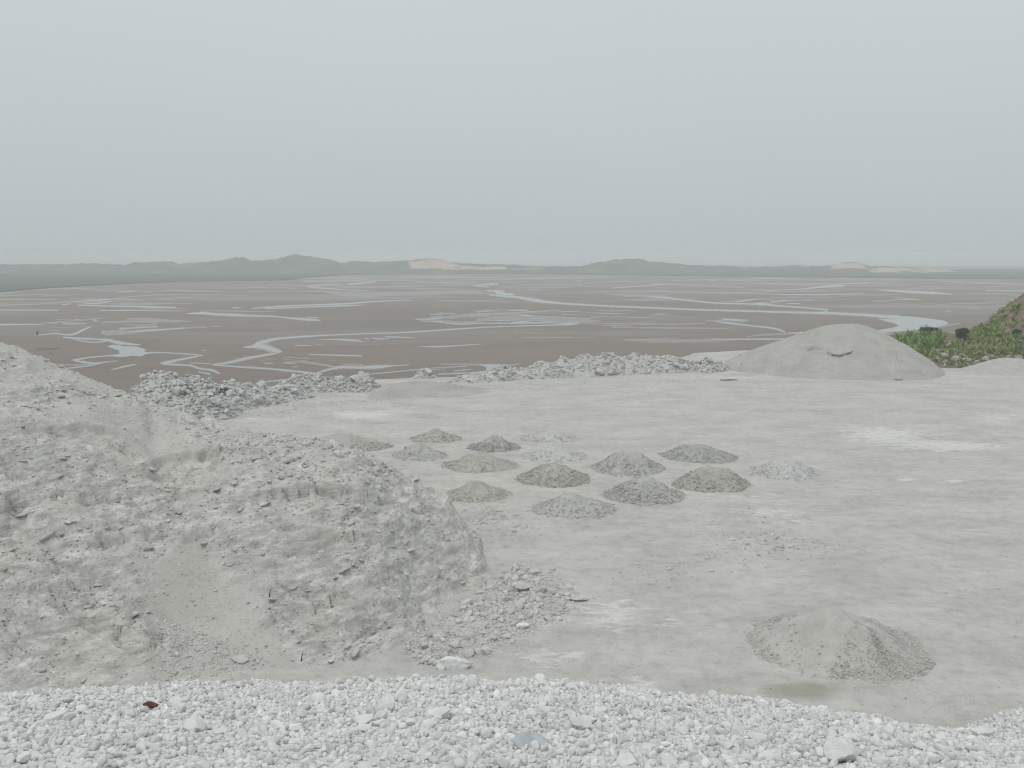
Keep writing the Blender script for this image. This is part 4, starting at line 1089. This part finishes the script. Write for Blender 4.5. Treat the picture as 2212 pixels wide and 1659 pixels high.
def gravel_pile(i, fx, fy, wpx, ty, mat, nst, coarse, label, group="small gravel piles tipped on the quarry floor"):
    p = at_z(fx, fy, 0.0); yF = p[1]; r = wpx / FOC * yF / 2
    for _ in range(6): r = wpx / 2 / FOC * math.hypot(yF + r, CAM_Z)
    cy_ = yF + r * .95; cx_ = at_y(fx, fy, cy_)[0]
    z_top = max(.5, float(at_y(fx, ty, cy_ + .1)[2])); z0 = float(surf(cx_, cy_))
    h = z_top - z0
    k = i * 1.7
    shape = DOME if ('domed' in label) else CONE
    v, f, RR, A = mound(0, 0, r * .98, r * .95, h, shape, k, amp=.24, freq=.9)
    if 'sunken' in label:
        v[:, 2] -= .3 * h * np.exp(-((v[:, 0] - .25 * r) / (.22 * r)) ** 2 - ((v[:, 1] + .05 * r) / (.3 * r)) ** 2)
    # stones rolled to the foot; the top stays fine
    nst = int(nst * 1.7); a = rng.uniform(0, 2 * np.pi, nst); rr = np.sqrt(rng.uniform(.01, 1.0, nst)) ** .8
    keep = rng.uniform(0, 1, nst) < (.25 + .75 * sstep(.2, .7, rr + .25 * perlin(np.cos(a) * 2 + k, np.sin(a) * 2)))
    a, rr = a[keep], rr[keep] * rng.uniform(.94, 1.06, keep.sum()) + np.clip(rng.normal(0, .07, keep.sum()), 0, .3) * (rr[keep] > .8)
    ia = (a / (2 * np.pi) * 72).astype(int) % 72; ir = np.clip(rr / 1.12 * 25, 0, 24).astype(int)
    q = v.reshape(72, 26, 3)
    fr_ = (np.clip(rr / 1.12 * 25, 0, 24.99) - ir)[:, None]
    P = q[ia, ir] * (1 - fr_) + q[ia, np.minimum(ir + 1, 25)] * fr_
    rot_ = (a / (2 * np.pi) * 72 - ia) * 2 * np.pi / 72
    P = np.stack([P[:, 0] * np.cos(rot_) - P[:, 1] * np.sin(rot_), P[:, 0] * np.sin(rot_) + P[:, 1] * np.cos(rot_), P[:, 2]], -1)
    rad = powr(len(P), .026, .11, 2.2) * coarse * (.75 + .5 * rr)
    if r > 2.8 and 'spilling' in label: rad *= .75
    if 'spilling' in label:
        side = sstep(-1.35, -.5, -np.abs(((a + .55 + np.pi) % (2 * np.pi)) - np.pi)) + .4 * sstep(.80, 1.0, rr + .25 * perlin(a * 1.6, rr * 2)) * (perlin(a * 1.1, 5.0) > -.2) + .05
        kk = rng.uniform(0, 1, len(rr)) < side * sstep(.15, .4, rr + .1); P, rad = P[kk], rad[kk]
    P[:, 2] = np.maximum(P[:, 2], -.02) + rad * .12
    sv, sf, st = stones_arrays(P, rad, 1 if 'spilling' in label else 0, .9)
    V, Fc, T = merge([(v, f, rng.uniform(.35, .6, len(v))), (sv, sf, st)])
    o = link("gravel_pile", make_mesh("gravel_pile", V, Fc, M[mat], True, {"tone": T}))
    o.location = (cx_, cy_, z0)
    return tag(o, label, "gravel pile", group)
for i, a_ in enumerate(PILES): gravel_pile(i, *a_)
gravel_pile(31, 1800, 1470, 370, 1313, 'pile_front', 15000, .66, "large pale gravel pile spilling stones down its right side, alone below the gravel edge", group=None)
# sandy rise and the low heap at the right edge of the floor
p = at_z(905, 862, 0)
v, f, RR, A = mound(0, 0, 7.5, 5.0, 1.0, DOME, 5.5, amp=.2, freq=.4)
o = link("sand_mound", make_mesh("sand_mound", v, f, M['sand_pile'])); o.location = (p[0], p[1] + 6, -.05)
tag(o, "low tan sandy rise on the rim behind the small piles", "mound")
p = at_z(830, 866, 0)
v, f, RR, A = mound(0, 0, 2.6, 2.2, .9, CONE, 6.5, amp=.2, freq=.8)
o = link("sand_mound", make_mesh("sand_mound", v, f, M['sand_pile'])); o.location = (p[0], p[1] + 2, -.05)
tag(o, "small pointed tan mound beside the low stone heap", "mound")
p = at_z(2225, 812, 0)
v, f, RR, A = mound(0, 0, 6.0, 5.0, 1.7, DOME, 8.5, amp=.12, freq=.5)
o = link("gravel_pile", make_mesh("gravel_pile", v, f, M['pile_mid'], True, {"tone": rng.uniform(.4, .6, len(v))})); o.location = (p[0], p[1] + 5.0, -.05)
tag(o, "low grey heap cut by the right border, in front of the grassy slope", "gravel pile")
p = at_z(745, 972, 0)
v, f, RR, A = mound(0, 0, 3.4, 2.6, .8, DOME, 9.5, amp=.25, freq=.8)
o = link("sand_mound", make_mesh("sand_mound", v, f, M['sand_pile'])); o.location = (p[0] - .6, p[1] + 2.2, -.05)
tag(o, "low tan mound merging into the stony end of the bank", "mound")

# ------------------------------------------------------------------ big sand pile
yF = at_z(1815, 820, 0)[1]
cy_ = yF + 12.5
cx_ = at_y(1832, 800, cy_)[0]
z_top = float(at_y(1832, 700, cy_ - .5)[2])
g = Field(-18.5, 14.5, -14.5, 14.5, .13)
rx = np.where(g.X < 0, 16.0, 11.3)
Rn = np.hypot(g.X / rx, g.Y / 12.8)
Rn = Rn * (1 + .05 * fbm(g.X * .12, g.Y * .12, 0, 2, 300))
Z = z_top * np.interp(Rn, [0, .10, .2, .3, .45, .6, .8, .93, 1.0, 1.2], [1.0, .985, .935, .855, .705, .545, .305, .14, .03, -.25])
Z += np.clip(1 - Rn, 0, 1) * (.30 * fbm(g.X * .18, g.Y * .18, 0, 3, 301)) + .05 * fbm(g.X * .9, g.Y * .9, 0, 5, 302, .65)
# rills running down the slope
ang = np.arctan2(g.Y, g.X)
Z -= .12 * np.clip(fbm(ang * 7, Rn * 1.6, 0, 3, 303), 0, 1) * sstep(.2, .5, Rn) * (1 - sstep(.8, 1, Rn))
V = np.stack([g.X + cx_, g.Y + cy_, Z], -1)
ppx, ppy = project(V)
frontal = sstep(0, -1.5, g.Y)
arc = 758 + 1.6 * perlin(ppx * .15, 2.0) + 9 * np.clip(1 - ((ppx - 1814) / 30) ** 2, 0, 1) - .06 * (ppx - 1814) * .6
inside = np.clip(1 - ((ppx - 1814) / 29) ** 2, 0, 1) ** .5 * np.clip(.75 + .6 * perlin(ppx * .09, 4.4), .2, 1.2)
d = ppy - arc
push = frontal * inside * ((d > 0) * np.exp(-np.clip(d, 0, None) / 5.0) * 1.0)
V[..., 1] += push * .8; V[..., 2] -= push * .25
lift = frontal * inside * (d <= 0) * np.exp(np.clip(d, None, 0) / 6.0)
V[..., 1] -= lift * .1; V[..., 2] += lift * .02
V[..., 1] += frontal * 1.0 * .6 * np.exp(-((ppx - 1757) / 20) ** 2 - ((ppy - 759) / 6) ** 2) + frontal * .35 * np.exp(-((ppx - 1752) / 6) ** 2 - ((ppy - 761) / 4) ** 2)
V[..., 2] += frontal * .25 * np.exp(-((ppx - 1750) / 25) ** 2 - ((ppy - 750) / 3) ** 2)
for (x0, y0, x1, y1) in [(1737, 783, 1749, 794), (1769, 783, 1758, 795), (1772, 796, 1800, 803)]:
    t = np.clip(((ppx - x0) * (x1 - x0) + (ppy - y0) * (y1 - y0)) / ((x1 - x0) ** 2 + (y1 - y0) ** 2), 0, 1)
    dd = np.hypot(ppx - x0 - t * (x1 - x0), ppy - y0 - t * (y1 - y0))
    V[..., 1] += frontal * .16 * np.exp(-(dd / 1.3) ** 2); V[..., 2] -= frontal * .03 * np.exp(-(dd / 1.6) ** 2)
V -= np.array([cx_, cy_, 0])
keep = (V[..., 2] > -.25)
ii = rng.integers(0, V.shape[0] * V.shape[1], 5000); pp_ = V.reshape(-1, 3)[ii]
ok = (pp_[:, 2] > -.05) & (rng.uniform(0, 1, 5000) < .25 + .75 * (1 - pp_[:, 2] / 6)); pp_ = pp_[ok] + np.c_[rng.normal(0, .06, (ok.sum(), 2)), np.zeros(ok.sum())]
sv_, sf_, st_ = stones_arrays(pp_, powr(len(pp_), .025, .12, 2.6), 0, .8)
V2_, F2_, _t = merge([(V.reshape(-1, 3), grid_faces(len(g.xs), len(g.ys), keep), np.zeros(V.shape[0] * V.shape[1])), (sv_, sf_, st_)])
o = link("sand_pile", make_mesh("sand_pile", V2_, F2_, M['sand_pile']))
o.location = (cx_, cy_, 0)
tag(o, "huge smooth sand pile with a slumped hollow in its face, beside the grassy slope", "sand pile")

# ------------------------------------------------------------------ grassy slope on the right
HP = []
def hd(px, py, d, z=None):
    p = at_y(px, py, d) if z is None else at_z(px, py, z); HP.append((p[0], p[1], p[2]))
for a_ in [(2212, 640, 141), (2170, 668, 142), (2130, 692, 143), (2100, 714, 143), (2060, 722, 142), (2000, 722, 140), (1960, 724, 139), (1925, 736, 138), (2212, 700, 134.5), (2212, 760, 129.5), (2100, 760, 131), (2030, 762, 131), (1960, 762, 132), (2150, 720, 135.5), (2400, 520, 139), (2400, 640, 133), (2400, 740, 128)]: hd(*a_)
for px, py in [(1930, 792), (2030, 795), (2090, 795), (2140, 794), (2212, 795), (2320, 800), (2450, 805)]: hd(px, py, 0, 0.0)
for px, py in [(1930, 812), (2030, 815), (2140, 815), (2212, 815), (2450, 830)]: hd(px, py, 0, -1.0)
HP = np.array(HP)
hill = RBF(HP[:, :2], HP[:, 2], .5)
F = Field(36, 96, 122, 175, .3)
crest = np.interp(F.X, [36, 50, 62, 70, 96], [138, 140, 143, 142, 139])
h0 = hill(F.X, np.minimum(F.Y, crest))
F.Z = np.where(F.Y > crest, h0 - (F.Y - crest) * .55, h0)
F.Z = np.minimum(F.Z, 13.0) + .25 * fbm(F.X * .5, F.Y * .5, 0, 4, 401) * sstep(-.3, .6, F.Z)
F.Z = np.maximum(F.Z, -16.0)
F.Z -= 3 * sstep(41, 37, F.X)
ppx, ppy = project(np.stack([F.X, F.Y, F.Z], -1))
green = .35 + .35 * sstep(1900, 2000, 2120 - (ppx - 1900) * 0 - 0 * ppy) * 0
green = .25 + .6 * np.exp(-((ppx - 1980) / 70) ** 2 - ((ppy - 740) / 26) ** 2) + .55 * np.exp(-((ppx - 2120) / 50) ** 2 - ((ppy - 722) / 16) ** 2) + .4 * np.exp(-((ppx - 2190) / 50) ** 2 - ((ppy - 760) / 22) ** 2) - .45 * sstep(716, 690, ppy)
hill_field = F
o = link("grassy_hill", F.mesh("grassy_hill", M['hill'], None, {"green": green}))
tag(o, "earthy slope with grass and stones at the right border", kind='structure')

def hill_pts(poly, n):
    x = rng.uniform(38, 92, n * 14); y = rng.uniform(124, 148, n * 14); z = hill_field.sample(x, y)
    P = np.stack([x, y, z], -1); px, py = project(P)
    k = in_poly(px, py, poly) & (z > -.1)
    return P[k][:n]

def blades(P, h0, h1, w0, w1, per, lean=.35, tone0=0., tone1=1.):
    n = len(P) * per
    base = np.repeat(P, per, 0) + np.c_[rng.normal(0, .16, (n, 2)), np.zeros(n)]
    a = rng.uniform(0, 2 * np.pi, n); h = rng.uniform(h0, h1, n); w = rng.uniform(w0, w1, n)
    dx, dy = np.cos(a), np.sin(a)
    la, lb = rng.normal(0, lean, n) * h, rng.normal(0, lean, n) * h
    side = np.stack([dx * w, dy * w, np.zeros(n)], -1)
    mid = base + np.stack([la * .4, lb * .4, h * .6], -1); tip = base + np.stack([la, lb, h], -1)
    v = np.stack([base - side, base + side, mid + side * .7, mid - side * .7, tip], 1).reshape(-1, 3)
    i = np.arange(n) * 5
    q = np.stack([i, i + 1, i + 2, i + 3], -1); tr = np.stack([i + 3, i + 2, i + 4], -1)
    t = np.repeat(np.clip(np.repeat(rng.uniform(tone0, tone1, len(P)), per) + rng.normal(0, .12, n), 0, 1), 5)
    return v, [q, tr], t
gz = np.concatenate([hill_pts([(1915, 738), (1960, 725), (2040, 722), (2035, 745), (1990, 775), (1955, 768)], 900), hill_pts([(2075, 728), (2110, 710), (2160, 690), (2150, 720), (2212, 728), (2212, 745), (2090, 742)], 700), hill_pts([(2040, 740), (2212, 740), (2212, 785), (2080, 780)], 230), hill_pts([(2110, 705), (2212, 640), (2212, 735), (2150, 725)], 90), hill_pts([(1990, 765), (2040, 750), (2212, 750), (2212, 794), (2040, 794)], 260)])
v, fl, t = blades(gz, .18, .6, .05, .12, 11, .55)
o = link("grass", make_mesh("grass", v, fl, M['grass'], False, {"tone": t}))
tag(o, "green and straw coloured grass on the earthy slope", kind='stuff')
wp = np.concatenate([hill_pts([(1920, 742), (1950, 728), (2040, 724), (2030, 745), (1995, 765), (1960, 762)], 150), hill_pts([(2060, 745), (2080, 735), (2085, 760), (2060, 762)], 26), hill_pts([(2180, 735), (2212, 725), (2212, 760), (2185, 765)], 40)])
v, fl, t = blades(wp, .3, 1.3, .05, .14, 12, .4)
o = link("weeds", make_mesh("weeds", v, fl, M['weed'], False, {"tone": t}))
tag(o, "tall upright green weeds along the crest of the slope", kind='stuff')

def bush(px, py, wpx, hpx, label, seed):
    g_ = np.random.default_rng(seed)
    z = 3.0
    for _ in range(10):
        p = at_z(px, py, z); z = float(hill_field.sample(p[0], p[1]))
        if not 120 < p[1] < 146: break
    y = min(max(p[1], 133), 141); p = at_y(px, py, y); z = float(hill_field.sample(p[0], y))
    W_, H_ = wpx / FOC * y / 2, hpx / FOC * y
    root = bpy.data.objects.new("bush", None); C.objects.link(root); root.location = (p[0], y, p[2] - .1)
    tag(root, label, "bush")
    n = 2600
    cl = g_.normal(size=(16, 3)); cl /= np.linalg.norm(cl, axis=1)[:, None]; cl *= g_.uniform(.35, .8, 16)[:, None]
    c = cl[g_.integers(0, 16, n)] + g_.normal(0, .22, (n, 3))
    P = c * [W_ * .8, W_ * .8, H_ * .48] + [0, 0, H_ * .5]
    P[:, 2] = np.clip(P[:, 2], .05, None)
    s = g_.uniform(.06, .16, n)
    A, B_ = g_.normal(size=(n, 3)), g_.normal(size=(n, 3))
    A /= np.linalg.norm(A, axis=1)[:, None]; B_ /= np.linalg.norm(B_, axis=1)[:, None]
    v = np.stack([P - A * s[:, None], P + B_ * s[:, None] * .6, P + A * s[:, None], P - B_ * s[:, None] * .6], 1).reshape(-1, 3)
    f = np.arange(n * 4).reshape(-1, 4)
    link("foliage", make_mesh("foliage", v, f, M['bush'], False, {"tone": np.repeat(g_.uniform(0, 1, n), 4)}), root)
    vs, qs, ts, o_ = [], [], [], 0
    for k in range(6):
        e = cl[k] * [W_ * .7, W_ * .7, H_ * .4] + [0, 0, H_ * .55]
        vv, ff = rod((0, 0, -.2), e, .06, .02, 6)
        vs.append(vv); qs.append(ff[0] + o_); ts.append(ff[1] + o_); o_ += len(vv)
    link("stem", make_mesh("stem", np.concatenate(vs), [np.concatenate(qs), np.concatenate(ts)], M['dark_wood']), root)
bush(2010, 731, 54, 30, "dark rounded bush among the tall weeds next to the sand pile", 1)
bush(2079, 731, 40, 25, "dark bush at the foot of the brown earth slope", 2)
bush(2197, 722, 20, 12, "small dark green bush high on the slope by the right border", 3)

# stones at the foot of the slope
P = np.concatenate([hill_pts([(1995, 760), (2040, 758), (2120, 770), (2212, 772), (2212, 792), (2140, 792), (2040, 794)], 700), hill_pts([(2040, 735), (2212, 728), (2212, 775), (2060, 770)], 700)])
rad = powr(len(P), .07, .36, 1.9)
v, f, t = merge([stones_arrays(P + np.c_[np.zeros((len(P), 2)), rad * .2], rad, 1, .7)])
o = link("rubble", make_mesh("rubble", v, f, M['pink_stone'], True, {"tone": t}))
tag(o, "pinkish white stones littering the foot of the grassy slope", kind='stuff')
hs = lambda x, y: hill_field.sample(x, y)
for k, (px, py, w_) in enumerate([(2062, 786, 26), (2090, 788, 22), (2128, 782, 24), (2152, 790, 18), (2178, 786, 22), (2025, 784, 20), (2040, 775, 24), (2142, 775, 18), (2110, 789, 16), (2200, 790, 20)]):
    p = at_y(px, py, 128.5 + (795 - py) * .06); z = float(hs(p[0], p[1])); r = w_ / FOC * p[1] / 2.1
    tag(rock(p[0], p[1], z + r * .2, r, 'pink_stone', vi=k), "pale pinkish boulder at the foot of the grassy slope", "boulder", "pinkish boulders at the foot of the grassy slope")
# plank
a, b = at_y(2160, 771, 130.0), at_y(2190, 776, 129.0)
def plank(a, b, w, t):
    a, b = np.array(a), np.array(b); d = (b - a) / np.linalg.norm(b - a); s = np.cross(d, [0, 0, 1]); s /= np.linalg.norm(s); u = np.cross(s, d)
    vs, n = [], 8
    for k in range(n + 1):
        c = a + (b - a) * k / n + u * .05 * math.sin(k * 1.1)
        vs += [c - s * w - u * t, c + s * w - u * t, c + s * w * .97 + u * t, c - s * w * .97 + u * t]
    fs = [(k * 4 + j, k * 4 + (j + 1) % 4, k * 4 + 4 + (j + 1) % 4, k * 4 + 4 + j) for k in range(n) for j in range(4)] + [(3, 2, 1, 0), (n * 4, n * 4 + 1, n * 4 + 2, n * 4 + 3)]
    return np.array(vs), np.array(fs)
za = float(hs(a[0], a[1])) + .45; zb = float(hs(b[0], b[1])) + .4
v, f = plank((a[0], a[1], za), (b[0], b[1], zb), .16, .07)
o = link("plank", make_mesh("plank", v, f, M['wood'], False))
tag(o, "brown weathered plank lying on the stones below the grassy slope", "plank")

# two dark sticks on the bank
for px, py, h_, lab in [(582, 1290, .42, "short dark stick standing upright on the face of the bank"), (651, 1428, .4, "dark bent twig at the foot of the sandy chute")]:
    z = 1.0
    for _ in range(14):
        p = at_z(px, py, z); z = .6 * z + .4 * float(surf(p[0], p[1]))
    p = at_z(px, py, z)
    v, f = rod((p[0], p[1], z - .15), (p[0] + .06, p[1], z + h_ * .75), .022, .014, 6, .03)
    o = link("stick", make_mesh("stick", v, f, M['dark_wood'])); tag(o, lab, "stick")

# ------------------------------------------------------------------ foreground ledge with white gravel
EDG = np.array([(-600, 1490), (-200, 1490), (0, 1487), (100, 1481), (200, 1472), (300, 1466), (400, 1465), (500, 1462), (600, 1462), (720, 1463), (800, 1458), (900, 1452), (1000, 1453), (1100, 1458), (1150, 1450), (1220, 1448), (1300, 1458), (1350, 1468), (1420, 1483), (1500, 1492), (1650, 1500), (1720, 1512), (1800, 1528), (1900, 1551), (1960, 1560), (2030, 1566), (2080, 1556), (2130, 1536), (2180, 1522), (2212, 1517), (2300, 1510), (2800, 1500)], float)
YE = 8.0
F = Field(-10, 10, -4, 20, .06)
px_e = 1106 + FOC * F.X / (YE * CP + 3.5 * SP)
ze = at_y(px_e, np.interp(px_e, EDG[:, 0], EDG[:, 1]), YE)[..., 2] - .05
t = np.clip((F.Y - 2.8) / (YE - 2.8), 0, None)
F.Z = np.where(t <= 1, 12.72 + (ze - 12.72) * (t * .92 + .08 * t * t), ze - (F.Y - YE) * 1.35) - .010
F.Z += (.05 * fbm(F.X * .8, F.Y * .8, 0, 3, 501) + .025 * fbm(F.X * 3, F.Y * 3, 0, 2, 502)) * np.clip(1.2 - np.abs(t - 1) * 0, 0, 1)
ledge_field = F
o = link("ledge_ground", F.mesh("ledge_ground", M['white_stone'], None, {"tone": np.full(F.X.size, .35)}))
tag(o, "white stony ledge under the gravel in front", kind='structure')

cells = {}
def place(n, r0, r1, gap, pts, rads, a=2.0):
    got = 0
    cs = .07
    xs = rng.uniform(-7.2, 7.2, n); ys = 3.5 + 5.05 * rng.uniform(0, 1, n); rs = powr(n, r0, r1, a)
    for x, y, r in zip(xs.tolist(), ys.tolist(), np.sort(rs)[::-1].tolist()):
        if abs(x) > .56 * y + 2.2: continue
        cx, cy = int(x // cs), int(y // cs); ok = True
        reach = int((r + max(.1 if r < .07 else .17, r)) / cs) + 1
        for i in range(cx - reach, cx + reach + 1):
            for j in range(cy - reach, cy + reach + 1):
                for k in cells.get((i, j), ()):
                    q = pts[k]
                    if (q[0] - x) ** 2 + (q[1] - y) ** 2 < (gap * (rads[k] + r)) ** 2: ok = False; break
                if not ok: break
            if not ok: break
        if ok:
            cells.setdefault((cx, cy), []).append(len(pts)); pts.append((x, y)); rads.append(r)
pts, rads = [], []
# stones with a place of their own
SPECIAL = []
def ledge_hit(px, py):
    y = 6.0
    for _ in range(25):
        p = at_y(px, py, y); z = float(ledge_field.sample(p[0], p[1]))
        y += (p[2] - z) * .9
        y = min(max(y, 3), 8.6)
    return at_y(px, py, y)
for px, py, w_, mat, lab, sc in [
  (325, 1532, 32, 'red_stone', "dark red stone lying on the white gravel", (1.2, .8, .6)),
  (1150, 1615, 92, 'blue_stone', "flat bluish grey slab half buried in the white gravel", (1.5, .9, .3)),
  (822, 1568, 46, 'white_stone', "big hexagonal looking white stone in the middle of the gravel", (1, .95, .7)),
  (943, 1562, 44, 'white_stone', "square white block standing right of the hexagonal white stone", (.9, .9, .8)),
  (2005, 1572, 42, 'white_stone', "grey white rock perched in the dip of the gravel edge", (1, .9, .8)),
  (1725, 1492, 34, 'white_stone', "white round stone on the crest above the olive stain", (1, .9, .75)),
  (640, 1584, 40, 'white_stone', "tall white stone leaning beside two small round stones", (1, .8, 1)),
  (68, 1640, 50, 'white_stone', "rounded white cobble in the lower left corner of the gravel", (1.1, .9, .7)),
  (2120, 1590, 60, 'white_stone', "long white boulder sloping up near the right end of the gravel", (1.5, .8, .7)),
  (1260, 1560, 60, 'white_stone', "long flat white rock with a dark gap beneath it", (1.4, .8, .5)),
  (1640, 1600, 54, 'white_stone', "broad white rock low in the gravel right of the bluish slab", (1.3, .9, .5)),
  (525, 1480, 40, 'grey_stone', "greyish rock at the left part of the gravel crest", (1.3, .8, .6)),
  (1660, 1640, 56, 'white_stone', "pale white rock at the very bottom right of the broad one", (1.2, .9, .6)),
  (475, 1585, 42, 'white_stone', "white wedge shaped stone below the red stone", (1.3, .8, .6)),
  (1840, 1600, 52, 'white_stone', "white slab stone in the gravel below the dip of the edge", (1.3, .8, .5))]:
    p = ledge_hit(px, py); r = .7 * w_ / FOC * math.hypot(p[1], CAM_Z - p[2]) / 2.1
    pts.append((p[0], p[1])); rads.append(min(r * .95, .17)); cells.setdefault((int(p[0] // .07), int(p[1] // .07)), []).append(len(pts) - 1)
    z = float(ledge_field.sample(p[0], p[1]))
    o = rock(p[0], p[1], z + r * sc[2] * (1.5 if mat == 'red_stone' else .95 if mat == 'blue_stone' else .55), r * (1.25 if mat in ('red_stone', 'blue_stone') else 1), mat, vi=(len(lab) * 3) % 10, name="stone", scale=sc, rot=(random.gauss(.1, .15), random.gauss(0, .15), random.uniform(-.4, .4)))
    tag(o, lab, "stone")
n0 = len(pts)
place(12, .06, .09, .86, pts, rads, 1.5)
place(200, .036, .06, .84, pts, rads, 1.6)
place(3300, .022, .036, .80, pts, rads)
place(19000, .014, .022, .78, pts, rads)
place(52000, .007, .014, .74, pts, rads)
P = np.array(pts[n0:]); rd = np.array(rads[n0:])
zz = ledge_field.sample(P[:, 0], P[:, 1])
P3_ = np.c_[P, zz + rd * rng.uniform(-.05, .75, len(P))]
order = np.argsort(-rd * 10 / P[:, 1])
NB = 190
bigs, rest = order[:NB], order[NB:]
GRP = "larger white stones lying in the gravel along the ledge"
for k in bigs:
    o = rock(*P3_[k], rd[k] * 1.08, 'white_stone', name="stone")
    tag(o, "larger white limestone lump lying in the gravel along the ledge", "stone", GRP)
R_ = rd[rest]; Q = P3_[rest]
a, b = R_ > .019, R_ <= .019
v, f, t = merge([stones_arrays(Q[a], R_[a] * 1.1, 2, .7), stones_arrays(Q[b], R_[b] * 1.15, 1, .8)])
o = link("gravel", make_mesh("gravel", v, f, M['white_stone'], True, {"tone": t}))
tag(o, "white limestone gravel covering the ledge in front", kind='stuff')
print("gravel stones", len(pts), "verts", len(v))

# ------------------------------------------------------------------ haze
HZ = 26500
v = [(x, y, z) for x in (-HZ, HZ) for y in (-4200, HZ) for z in (MUD_Z - 1.5, 20.0)]
f = np.array([(0, 1, 3, 2), (4, 6, 7, 5), (0, 4, 5, 1), (2, 3, 7, 6), (0, 2, 6, 4), (1, 5, 7, 3)])
hm = bpy.data.materials.new("sea_haze"); hm.use_nodes = True
hn, hl = hm.node_tree.nodes, hm.node_tree.links
hn.clear()
ho = hn.new("ShaderNodeOutputMaterial"); hv = hn.new("ShaderNodeVolumePrincipled")
hv.inputs["Color"].default_value = (.90, .945, .96, 1)
hv.inputs["Density"].default_value = .0006
hv.inputs["Anisotropy"].default_value = .0
hl.new(hv.outputs[0], ho.inputs["Volume"])
o = link("haze", make_mesh("haze", v, f, hm, False))
tag(o, "thin pale sea haze over the whole estuary", kind='stuff')
